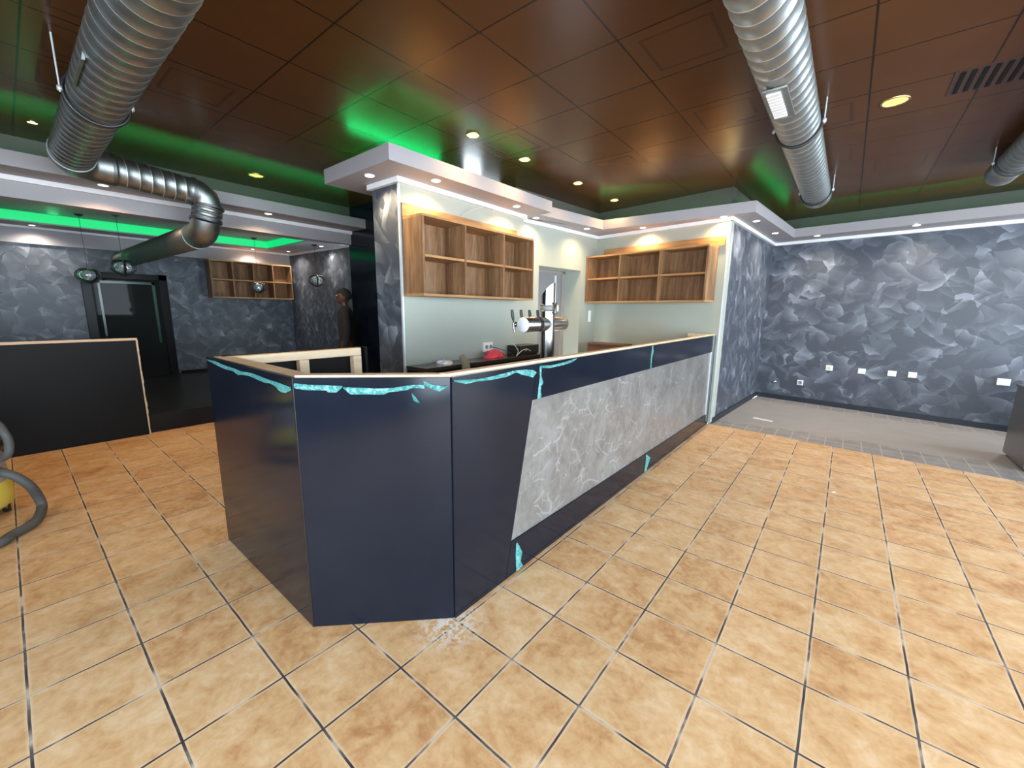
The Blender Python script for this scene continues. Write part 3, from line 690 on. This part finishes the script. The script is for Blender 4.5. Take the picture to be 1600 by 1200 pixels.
spot(S, 'lit soffit spotlight over the middle of the recess wall with sockets', 1.50, 6.92, ZS, .045, BULBW, 12, COOL)
spot(S, 'lit soffit spotlight over the right part of the recess wall', 2.75, 6.72, ZS, .045, BULBW, 12, COOL)
spot(S, 'lit soffit spotlight on the left soffit beside the bent duct', -4.88, -.073, ZS, .045, BULB, 11, (1,.62,.36))
spot(S, 'lit soffit spotlight on the left soffit right of the bent duct', -4.88, 1.417, ZS, .045, BULB, 11, WARM)
spot(S, 'lit soffit spotlight on the left soffit at the left edge of the photo', -4.88, -1.9, ZS, .045, BULB, 11, WARM)
G3 = 'spotlights over the platform room'
spot('platform_spotlight', 'lit white spotlight over the far oak shelf', -8.62, 2.52, 2.65, .04, BULBW, 7, COOL, G3)
spot('platform_spotlight', 'lit white spotlight in the far corner of the platform room', -8.35, 3.10, 2.65, .04, BULBW, 8, COOL, G3)
spot('platform_spotlight', 'lit white spotlight over the side wall of the platform room near the black wall', -7.05, 3.16, 2.65, .04, BULBW, 8, COOL, G3)
spot('platform_spotlight', 'lit white spotlight over the far wall at the left edge', -8.62, -.42, 2.65, .04, BULBW, 8, COOL, G3)
G4 = 'lit ceiling lights over the counter'
for x, y, lb in ((-1.82,1.97,'nearest and highest'), (-1.813,2.716,'second from the front'), (-1.779,3.728,'third from the front'), (-1.764,4.70,'farthest, by the soffit corner')):
    spot('ceiling_light', 'round warm yellow ceiling light in the row behind the counter, ' + lb, x, y, ZC, .062, BULBC, 4.2, (1,.62,.24), G4, BRASS, 150)
spot('ceiling_light', 'unlit yellow round ceiling light right of the long duct', 1.023, 3.422, ZC, .085, BULBD, 0, WARM, None, BRASS)
spot('ceiling_light', 'unlit yellow round ceiling light above the left soffit', -4.62, 1.22, ZC, .085, BULBD, 0, WARM, None, BRASS)
spot('ceiling_light', 'small lit ceiling light left of the bent duct corner', -4.60, -.49, ZC, .035, BULB, 0, WARM, None, BRASS)

# ceiling vent slots
t = thing('ceiling_vent', 'dark slotted vent in the brown ceiling at the upper right', 'vent', (1.45,3.35,ZC), math.radians(0))
m = MB(); m.box((-.16,-.19,-.004), (.34,.19,-.0005)); m.build('vent_frame', plain('dark_brown_vent', (.05,.022,.014), .4), t)
for k in range(9):
    m = MB(); m.box((-.13+k*.05,-.16,-.010), (-.108+k*.05,.16,-.0045)); m.build('slat', MATBLK, t)

# ------------------------------------------------------------- pendants
def pendant(label, x, y, z, ztop, s=1.0, rz=0):
    t = thing('pendant_lamp', label, 'lamp', (x,y,z), rz, 'pendant lamps over the platform')
    m = MB(); m.lathe([(.0,.0),(.05,.0),(.05,-.015),(.01,-.03),(0,-.03)], (0,0,ztop-z), 20); m.build('ceiling_rose', BLACKPL, t)
    m = MB(); m.sweep([(0,0,.09*s),(0,0,ztop-z-.02)], .003, 6); m.build('cord', BLACKPL, t)
    m = MB(); n = 18; prof = [(math.sin(math.pi*k/n)*.105*s, math.cos(math.pi*k/n)*.085*s) for k in range(n+1)]
    m.lathe([(max(r,.0005),h) for r,h in prof], (0,0,0), 24); m.build('glass_globe', CRYST, t)
    m = MB()
    for a, b, tilt in ((.155,.11,0), (.145,.115,1.1)):
        pts = []
        for k in range(33):
            an = 2*math.pi*k/32; px = math.cos(an)*a*s; pz = math.sin(an)*b*s*(.92+.1*math.sin(3*an))
            pts.append((px*math.cos(tilt), px*math.sin(tilt), pz))
        m.sweep(pts, .015*s, 8)
    m.build('wire_frame', BLACKPL, t)
    return t
pendant('pendant lamp with cracked glass globe in a black ring, in front of the doorway top', -7.57, .37, 2.05, 2.80, 1.0)
pendant('pendant lamp with cracked glass globe left of the black doorway', -8.02, .03, 1.93, 2.80, .95, .6)
pendant('pendant lamp with cracked glass globe hanging in front of the far oak shelf', -8.15, 2.39, 1.87, 2.80, .9, .3)
pendant('pendant lamp with cracked glass globe by the side wall, right of the far oak shelf', -7.0, 3.0, 2.0, 2.65, .95, -.3)

# ------------------------------------------------------------- wall plates in the recess
pa = Vector((-.19,7.6)); pd = (Vector((XR,6.78))-pa).normalized(); pang = math.atan2(pd.y, pd.x)
def plate(label, s_, z, w, h, kind='blank', group='cover plates on the recess wall', dp=.02):
    p = pa + pd*s_; t = thing('socket' if kind == 'socket' else 'cover_plate', label, 'wall socket' if kind == 'socket' else 'cover plate', (p.x,p.y-.001,z), pang, group)
    m = MB(); m.box((-w/2,-dp,-h/2), (w/2,0,h/2)); bevel(m.build('plate', PLAST, t), .004)
    if kind == 'socket':
        m = MB(); m.lathe([(0,.0),(.026,.0),(.028,-.004),(.028,-.006)], (0,-dp-.0002,0), 20, axis='y'); m.build('socket_insert', GREYPL, t)
    if kind == 'label':
        m = MB(); m.box((-.02,-dp-.003,-.02), (.02,-dp,.02)); m.build('yellowed_insert', plain('yellowed_plastic', (.62,.56,.38), .5), t)
    return t
def sx(x): return (x+.19)/pd.x
plate('white wall socket low on the recess wall beside the chrome valve', sx(.45), .33, .085, .085, 'socket', None)
plate('yellowish cover plate, leftmost of the raised plates on the recess wall', sx(.81), .62, .09, .085, 'label')
plate('white cover plate between the yellowish plate and the close pair', sx(1.21), .615, .09, .08)
plate('white cover plate, left one of the close pair on the recess wall', sx(1.55), .62, .095, .08)
plate('white cover plate, right one of the close pair on the recess wall', sx(1.765), .625, .09, .08)
plate('larger white cover box beside the grey cabinet', sx(2.60), .64, .115, .085, dp=.05)
p = pa + pd*sx(.08); t = thing('water_valve', 'small chrome angle valve on the recess wall near the corner', 'valve', (p.x,p.y-.001,.30), pang)
m = MB(); m.lathe([(0,0),(.03,0),(.03,-.006),(.012,-.01),(.012,-.05),(0,-.05)], (0,0,0), 16, axis='y'); m.build('valve_body', CHROME, t)
m = MB(); m.lathe([(0,-.05),(.02,-.05),(.022,-.075),(0,-.078)], (0,0,0), 8, axis='y'); m.build('valve_knob', CHROME, t)

# grey cabinet at the right edge
t = thing('grey_cabinet', 'dark grey cabinet with glossy side at the right edge on the tiled floor', 'cabinet', (2.42,5.12,0))
m = MB(); m.box((0,0,.03), (1.3,.68,.75)); bevel(m.build('body', CABG, t), .006)
m = MB(); m.box((-.01,-.01,.75), (1.31,.69,.775)); bevel(m.build('top', CABG, t), .004)
m = MB(); m.box((.03,.03,.001), (1.27,.65,.03)); m.build('plinth', BLACKPL, t)
for k in range(2):
    m = MB(); m.box((.02+k*.64,-.012,.05), (.64+k*.64,-.001,.73)); d = m.build('door', CABG, t)
    m = MB(); m.box((.56+k*.10,-.035,.42), (.575+k*.10,-.012,.60)); m.build('handle', BRUSH, d)
m = MB(); m.prism([(.06,5.70),(.30,5.64),(.31,5.72),(.07,5.78)], .001, .004); tag(m.build('tape_strip', plain('cream_tape', (.70,.66,.58), .7)), 'cream strip of card lying on the grey tiled floor near the narrow patterned wall', 'card')
for px, py, a in ((-.02,3.42,.02), (1.02,3.35,.025), (.88,-.0,.0)):
    if a: 
        m = MB(); m.prism([(px,py),(px+a,py+.01),(px+a*.6,py+a),(px-.01,py+a*.5)], .001, .004); tag(m.build('paper_scrap', WHITE), 'white paper scrap on the terracotta floor, ' + ('nearer the counter' if px < .5 else 'in the open middle of the floor'), 'paper scrap')

# ------------------------------------------------------------- back worktop and what stands on it
t = thing('back_worktop', 'dark brown glossy worktop against the pale green wall under the left wall shelf', 'worktop', (-2.345,1.56,0))
m = MB(); m.box((.001,0,.90), (.30,2.02,.935)); bevel(m.build('top', WORKT, t))
m = MB(); m.box((.001,.01,.0), (.27,2.0,.90)); m.build('carcass', MATBLK, t)
for k in range(3):
    m = MB(); m.box((.271,.03+k*.66,.05), (.285,.66+k*.66,.86)); d = m.build('door', WORKT, t)
    m = MB(); m.box((.286,.30+k*.66,.78), (.298,.42+k*.66,.79)); m.build('handle', BRUSH, d)
WT = .936
def blob(name, label, cat, c, s, mat, seed=0, n=20, k=.25):
    rnd = random.Random(seed); m = MB(); ph = [rnd.uniform(0,6) for _ in range(6)]
    vs = []; R_ = 14; n = 36
    for i in range(R_+1):
        th = math.pi*.5*i/R_
        for j in range(n):
            a = 2*math.pi*j/n; w_ = 1 + k*math.sin(2*a+ph[0]) *.6+ k*.5*math.sin(5*a+ph[1]+i*.4) + k*.35*math.sin(9*a+ph[2])
            w_ *= 1+rnd.uniform(-.05,.05)*(1 if k > .2 else .3); vs.append((math.sin(th)*math.cos(a)*w_*s[0], math.sin(th)*math.sin(a)*w_*s[1], max(0, math.cos(th)*s[2]*(1+k*1.3*math.sin(4*a+ph[3])*math.sin(th)+k*.8*math.sin(7*a+ph[4]+i)*math.sin(th)) - k*.15*s[2]*abs(math.sin(3*a+ph[5]+i*.7)))))
    fs = [(i*n+j, (i+1)*n+j, (i+1)*n+(j+1)%n, i*n+(j+1)%n) for i in range(R_) for j in range(n)]
    m.add(vs, fs, 0, True); m.add([vs[R_*n+j] for j in range(n)], [tuple(range(n-1,-1,-1))])
    o = m.build(name, mat); o.location = c; tag(o, label, cat); return o
blob('folded_cloth', 'white folded cloth on the left end of the dark worktop', 'cloth', (-2.20,1.93,WT), (.075,.085,.035), plain('white_cloth', (.80,.80,.84), .8), 3)
blob('red_cloth', 'crumpled red pink cloth on the dark worktop below the white socket box', 'cloth', (-2.21,2.70,WT), (.07,.14,.085), RED, 5, 24, .3)
t = thing('khaki_roll', 'khaki padded roll standing against the front of the dark worktop', 'roll', (-1.96,2.02,.0))
m = MB(); m.sweep([(0,0,.002),(0,0,.5),(-.01,.0,.86),(-.03,-.01,.97),(-.06,-.03,1.01),(-.075,-.04,1.012)], [.045,.045,.045,.043,.034,.012], 16); m.build('padded_roll', KHAKI, t)
m = MB(); m.lathe([(.046,0),(.048,.01),(.046,.02)], (0,0,.80), 16); m.build('band', DUST, t)
t = thing('socket_box', 'white double socket box on the pale green wall above the red cloth', 'wall socket', (-2.344,2.72,1.05))
m = MB(); m.box((0,-.075,-.055), (.03,.075,.055)); bevel(m.build('box', PLAST, t))
for yy in (-.035,.035):
    m = MB(); m.lathe([(0,.031),(.022,.031),(.024,.034),(.026,.031)], (0,yy,0), 16, axis='x'); m.build('socket_insert', GREYPL, t)
t = thing('black_box', 'black metal device box with cables on the right end of the dark worktop', 'device', (-2.20,3.20,WT))
m = MB(); m.box((-.12,-.13,.008), (.09,.26,.115)); bevel(m.build('casing', BLACKPL, t), .006)
m = MB(); m.lathe([(0,.0),(.016,.0),(.016,.014),(0,.016)], (.09,-.03,.06), 14, axis='x'); m.build('knob', GREYPL, t)
for yy in (-.10,.22):
    m = MB(); m.box((-.10,yy,0), (.08,yy+.02,.008)); m.build('foot', BLACKPL, t)
CABLE = plain('pale_cable', (.55,.53,.45), .5)
def cable(label, pts, mat, r=.004, parent=None, name='cable'):
    cu = [Vector(p) for p in pts]; out = []
    for i in range(len(cu)-1):
        p0 = cu[max(0,i-1)]; p1 = cu[i]; p2 = cu[i+1]; p3 = cu[min(len(cu)-1,i+2)]
        for k in range(6):
            t_ = k/6; out.append(.5*((2*p1)+(-p0+p2)*t_+(2*p0-5*p1+4*p2-p3)*t_**2+(-p0+3*p1-3*p2+p3)*t_**3))
    out.append(cu[-1]); m = MB(); m.sweep(out, r, 8); o = m.build(name, mat, parent)
    if not parent: tag(o, label, 'cable')
    return o
cable('pale cable looping up in front of the black device box', [(-2.10,2.98,WT+.005),(-2.09,3.0,WT+.06),(-2.12,2.97,WT+.13),(-2.16,2.93,WT+.16)], CABLE)
cable('pale cable arching across the face of the black device box', [(-2.08,2.96,WT+.005),(-2.07,3.04,WT+.06),(-2.06,3.13,WT+.08),(-2.07,3.22,WT+.05)], CABLE)
cable('thin black cable from the white socket box to the worktop', [(-2.31,2.77,1.05),(-2.20,2.86,1.01),(-2.14,2.92,.97),(-2.11,2.95,WT+.005)], BLACKPL, .0035)
cable('loose wire sticking out of the wall above the left wall shelf', [(-2.335,2.30,2.45),(-2.28,2.42,2.52),(-2.25,2.60,2.585),(-2.24,2.70,2.57),(-2.26,2.74,2.45)], CABLE, .003)
# light switch
t = thing('light_switch', 'white upright light switch on the wall right of the doorway', 'light switch', (-2.312,5.13,1.40), math.radians(-5))
m = MB(); m.box((0,-.035,-.09), (.012,.035,.09)); bevel(m.build('plate', PLAST, t))
for z in (-.045,.045):
    m = MB(); m.box((.012,-.026,z-.035), (.017,.026,z+.035)); m.build('rocker', PLAST, t)
t = thing('brown_cabinet', 'dark brown wooden cabinet in the corner under the right wall shelf', 'cabinet', (-2.12,4.88,0))
m = MB(); m.box((0,-.12,.0), (.62,.12,.99)); m.build('body', BROWNBX, t)
m = MB(); m.box((.0,-.134,.99), (.62,.12,1.005)); bevel(m.build('top', BROWNBX, t))
t2 = MB(); t2.box((.02,-.132,.05), (.60,-.121,.95)); d = t2.build('door', BROWNBX, t)
m = MB(); m.lathe([(0,-.15),(.014,-.15),(.010,-.132)], (.54,0,.6), 12, axis='y'); m.build('knob', BRUSH, d)

# ------------------------------------------------------------- beer tower
TX = -1.02; T0 = .92
t = thing('beer_tower', 'polished steel beer tower with four black tap handles behind the counter', 'beer tower', (TX,2.0,T0))
m = MB(); n = 36; cr = .057; cx = .006; zl = 1.585-T0; zh = 1.705-T0; vs = []
for k in range(n):
    a = 2*math.pi*k/n; vs.append((cx+cr*math.cos(a), .03+cr*math.sin(a), 0))
for k in range(n):
    a = 2*math.pi*k/n; s_ = ((math.cos(a)*1.148+math.sin(a)*.175)/1.161+1)/2; vs.append((cx+cr*math.cos(a), .03+cr*math.sin(a), zl+(zh-zl)*s_))
m.add(vs, [(k,(k+1)%n,n+(k+1)%n,n+k) for k in range(n)], 0, True); m.add(vs[n:], [tuple(range(n))]); m.build('column', CHROME, t)
m = MB(); m.lathe([(0,0),(.10,0),(.10,.012),(.06,.02),(.058,.02)], (cx,.03,0), 32); m.build('base_flange', CHROME, t)
zb = 1.368-T0
m = MB(); m.lathe([(.0,-.30),(.058,-.30),(.060,-.295),(.060,.27),(.057,.285),(.02,.30),(0,.30)], (0,0,zb), 36, axis='y'); m.build('cross_tube', BRUSH, t)
m = MB(); m.lathe([(0,-.312),(.055,-.312),(.058,-.306),(.058,-.30)], (0,0,zb), 36, axis='y'); m.build('end_cap', plain('pale_cap', (.66,.67,.70), .3), t)
m = MB(); m.lathe([(.0612,-.14),(.0615,-.13),(.0615,-.105),(.0612,-.095)], (0,0,zb), 36, axis='y'); m.build('dark_band', BLACKPL, t)
for k in range(4):
    y = -.262+.118*k
    m = MB(); m.sweep([(-.055,y,zb),(-.125,y,zb)], .011, 12); m.lathe([(0,-.01),(.02,-.006),(.02,.006),(0,.01)], (-.10,y,zb), 14, axis='x'); m.sweep([(-.125,y,zb+.012),(-.125,y,zb-.01),(-.115,y,zb-.06)], [.012,.012,.008], 12); tap = m.build('tap', CHROME, t)
    m = MB(); m.sweep([(-.125,y,zb+.01),(-.132,y,zb+.04)], .006, 8); m.sweep([(-.131,y,zb+.036),(-.140,y,zb+.075),(-.146,y,zb+.115)], [.010,.013,.011], 12); m.build('tap_handle', BLACKPL, tap)
m = MB(); m.lathe([(.0585,-.022),(.062,-.022),(.062,.022),(.0585,.022)], (cx,.03,1.50-T0), 36); m.build('collar_band', GREYPL, t)
GOLD = steel_mat('pale_gold', (.80,.74,.52), .25)
for dz in (-.026,.026):
    m = MB(); m.lathe([(.0585,-.005),(.065,-.005),(.065,.005),(.0585,.005)], (cx,.03,1.50-T0+dz), 36); m.build('gilt_ring', GOLD, t)
med = thing('tmp', None, None); bpy.data.objects.remove(med)
m = MB(); n = 20; R0 = .04
dirx, diry = math.cos(.15), math.sin(.15); c0 = Vector((cx+dirx*.075, .03+diry*.075, 1.50-T0)); tv = Vector((-diry, dirx, 0))
ring_ = [c0 + tv*math.cos(2*math.pi*k/n)*R0*.8 + Vector((0,0,1))*math.sin(2*math.pi*k/n)*R0*1.25 for k in range(n)]
ring2 = [p + Vector((dirx,diry,0))*.012 for p in ring_]
m.add(ring_+ring2, [tuple(range(n-1,-1,-1)), tuple(range(n,2*n))] + [(k,(k+1)%n,n+(k+1)%n,n+k) for k in range(n)]); md = fixn(m.build('medallion', GOLD, t))
m = MB(); c1 = c0 + Vector((dirx,diry,0))*.014
r3 = [c1 + tv*math.cos(2*math.pi*k/n)*R0*.45 + Vector((0,0,1))*math.sin(2*math.pi*k/n)*R0*.7 for k in range(n)]
m.add(r3, [tuple(range(n))]); m.build('medallion_face', PLAST, md)

# ------------------------------------------------------------- yellow vacuum cleaner at the left edge
t = thing('vacuum_cleaner', 'yellow and grey dusty wet vacuum cleaner with thick grey hose at the left edge', 'vacuum cleaner', (-3.62,-1.245,0), 0)
m = MB(); m.lathe([(0,.07),(.24,.07),(.27,.10),(.275,.20),(.26,.26)], (0,0,0), 36); m.build('base_tank', YEL, t)
m = MB(); m.lathe([(.26,.26),(.265,.27),(.255,.46),(.25,.47)], (0,0,0), 36); m.build('drum', DUST, t)
m = MB(); m.lathe([(.25,.47),(.275,.48),(.275,.52),(.26,.54)], (0,0,0), 36); m.build('clamp_ring', BLACKPL, t)
m = MB(); m.lathe([(.26,.54),(.25,.60),(.20,.66),(.12,.69),(0,.70)], (0,0,0), 36); hd = m.build('motor_head', YEL, t)
m = MB(); m.lathe([(0,.0),(.06,.0),(.065,-.02),(.06,-.03)], (.05,.245,.60), 20, axis='y'); m.build('air_inlet', BLACKPL, hd)
cable('', [(-.2,0,.60),(-.18,0,.72),(-.10,0,.78),(.10,0,.78),(.18,0,.72),(.2,0,.60)], BLACKPL, .018, t, 'carry_handle')
for a in (.5,1.6,2.9,4.6):
    m = MB(); m.lathe([(0,-.02),(.04,-.02),(.045,0),(.04,.02),(0,.02)], (.22*math.cos(a),.22*math.sin(a),.045), 16, axis='y'); m.box((.22*math.cos(a)-.02,.22*math.sin(a)-.02,.045), (.22*math.cos(a)+.02,.22*math.sin(a)+.02,.09)); m.build('castor', BLACKPL, t)
def hose(pts, r, parent, name='hose'):
    cu = [Vector(p) for p in pts]; out = []
    for i in range(len(cu)-1):
        p0 = cu[max(0,i-1)]; p1 = cu[i]; p2 = cu[i+1]; p3 = cu[min(len(cu)-1,i+2)]
        for k in range(14):
            t_ = k/14; out.append(.5*((2*p1)+(-p0+p2)*t_+(2*p0-5*p1+4*p2-p3)*t_**2+(-p0+3*p1-3*p2+p3)*t_**3))
    rr = [r*(1.0 if k % 2 else 1.12) for k in range(len(out))]
    m = MB(); m.sweep(out, rr, 14); return m.build(name, HOSE, parent)
def wl(*P): return [(x+3.62, y+1.245, z) for x, y, z in P]
hose(wl((-3.45,-1.03,.36),(-3.33,-1.00,.37),(-3.306,-.948,.33),(-3.32,-.90,.25),(-3.39,-.873,.14),(-3.38,-.864,.05),(-3.174,-.905,.03),(-3.04,-1.004,.03),(-2.95,-1.06,.03),(-2.9,-1.2,.03)), .026, t)
hose(wl((-3.52,-1.10,.70),(-3.30,-.99,.72),(-3.22,-.955,.66),(-3.22,-.945,.58),(-3.25,-.965,.50),(-3.40,-1.02,.45)), .021, t)

# ------------------------------------------------------------- person
def skin_obj(name, pts, edges, mat, parent=None, sub=2):
    me = bpy.data.meshes.new(name); me.from_pydata([p[:3] for p in pts], edges, []); o = bpy.data.objects.new(name, me); COL.objects.link(o)
    me.materials.append(mat)
    sk = o.modifiers.new('skin', 'SKIN'); sk.use_smooth_shade = True
    for i, p in enumerate(pts):
        r = p[3]; r = r if isinstance(r, tuple) else (r, r); me.skin_vertices[0].data[i].radius = r
        me.skin_vertices[0].data[i].use_root = (i == 0)
    s = o.modifiers.new('sub', 'SUBSURF'); s.levels = sub; s.render_levels = sub
    if parent: o.parent = parent
    return o
# local frame: faces -y, x to the figure's left
PE = thing('person', 'person in a dark jacket with short black hair standing in profile by the black wall', 'person', (-4.92,2.385,0), math.radians(-34))
pts = [(0,0,.95,(.13,.10)), (0,.0,1.12,(.125,.09)), (0,.0,1.32,(.15,.10)), (0,.01,1.44,(.11,.08)), (0,.005,1.50,.052), (0,-.012,1.56,.05), (0,-.015,1.63,(.070,.085)), (0,-.01,1.71,(.062,.075))]
edges = [(i,i+1) for i in range(7)]
def limb(start, ps):
    prev = start
    for p in ps: pts.append(p); edges.append((prev, len(pts)-1)); prev = len(pts)-1
    return prev
hands = []
for sg in (-1, 1):
    limb(3, [(sg*.17,.01,1.42,.052), (sg*.21,.03,1.27,.045), (sg*.222,.03,1.13,.038), (sg*.225,.01,1.00,.030), (sg*.222,-.02,.87,.022), (sg*.220,-.03,.83,(.018,.034))])
    hands.append((sg*.220,-.03,.83))
    hw = len(pts)-1
    for f in range(4):
        dy = -.035+.022*f
        limb(hw, [(sg*.219,-.03+dy,.775,.009), (sg*.213,-.03+dy,.735-.006*abs(f-1.5),.008), (sg*.204,-.025+dy,.705-.006*abs(f-1.5),.007)])
    limb(hw, [(sg*.210,-.075,.81,.010), (sg*.205,-.088,.775,.009)])
    limb(0, [(sg*.095,.0,.86,.085), (sg*.10,-.01,.50,.058), (sg*.10,.01,.28,.050), (sg*.10,.02,.09,.038), (sg*.105,-.10,.035,(.04,.03))])
body = skin_obj('body', pts, edges, SKIN, PE)
# jacket
jp = [(0,0,.78,(.150,.125)), (0,0,.90,(.155,.125)), (0,0,1.10,(.155,.12)), (0,0,1.32,(.168,.125)), (0,.01,1.45,(.12,.10)), (0,.0,1.535,(.080,.080))]
je = [(0,1),(1,2),(2,3),(3,4),(4,5)]
for sg in (-1,1):
    b = len(jp); jp += [(sg*.18,.01,1.415,.070), (sg*.222,.03,1.27,.062), (sg*.230,.03,1.13,.055), (sg*.230,.01,1.00,.048), (sg*.224,-.015,.875,.042)]
    je += [(4,b),(b,b+1),(b+1,b+2),(b+2,b+3),(b+3,b+4)]
skin_obj('jacket', jp, je, JACK, PE)
tp = [(0,0,.93,(.14,.11))]; te = []
for sg in (-1,1):
    b = len(tp); tp += [(sg*.095,0,.82,.10), (sg*.10,-.01,.50,.078), (sg*.10,.01,.28,.070), (sg*.10,.015,.08,.068)]; te += [(0,b),(b,b+1),(b+1,b+2),(b+2,b+3)]
skin_obj('trousers', tp, te, TROUS, PE)
for sg in (-1,1):
    skin_obj('shoe', [(sg*.10,.03,.045,(.045,.042)), (sg*.105,-.08,.038,(.045,.034)), (sg*.108,-.17,.030,(.035,.024))], [(0,1),(1,2)], BLACKPL, PE)
# head details
m = MB()
def ell(m, c, r, n=16, k=10, z0=-1, mi=0):
    vs = []; 
    for i in range(k+1):
        th = math.pi*i/k
        for j in range(n):
            a = 2*math.pi*j/n; vs.append((c[0]+r[0]*math.sin(th)*math.cos(a), c[1]+r[1]*math.sin(th)*math.sin(a), c[2]+r[2]*math.cos(th)))
    m.add(vs, [(i*n+j,(i+1)*n+j,(i+1)*n+(j+1)%n,i*n+(j+1)%n) for i in range(k) for j in range(n)], mi, True)
ell(m, (0,-.015,1.655), (.076,.098,.105)); ell(m, (0,-.045,1.60), (.055,.062,.055)); face = m.build('face', SKIN, PE)
m = MB(); m.sweep([(0,-.105,1.675),(0,-.122,1.645),(0,-.128,1.632),(0,-.105,1.622)], [.008,.011,.015,.010], 10); m.build('nose', SKIN, face)
for sg in (-1,1):
    m = MB(); ell(m, (sg*.077,.005,1.645), (.010,.020,.032)); m.build('ear', SKIN, face)
    m = MB(); ell(m, (sg*.030,-.100,1.668), (.013,.010,.008)); m.build('eye', plain('eye_white', (.6,.58,.55), .2), face)
    m = MB(); m.sweep([(sg*.012,-.108,1.690),(sg*.030,-.108,1.695),(sg*.050,-.096,1.690)], .004, 6); m.build('eyebrow', HAIR, face)
m = MB(); ell(m, (0,-.098,1.590), (.024,.010,.008)); m.build('mouth', plain('lips', (.14,.05,.04), .4), face)
m = MB(); vs = []; n = 24; k = 12
for i in range(k+1):
    th = math.pi*i/k*.62
    for j in range(n):
        a = 2*math.pi*j/n; ext = 1.0 if math.sin(a) > -.2 else .62
        t2_ = th*ext + (.0 if math.sin(a) > -.2 else 0)
        vs.append((.088*math.sin(t2_)*math.cos(a), .112*math.sin(t2_)*math.sin(a)-.002, 1.66+.120*math.cos(t2_)))
m.add(vs, [(i*n+j,(i+1)*n+j,(i+1)*n+(j+1)%n,i*n+(j+1)%n) for i in range(k) for j in range(n)], 0, True); hr = m.build('hair', HAIR, PE)
sd = hr.modifiers.new('solid', 'SOLIDIFY'); sd.thickness = .012; sd.offset = -1
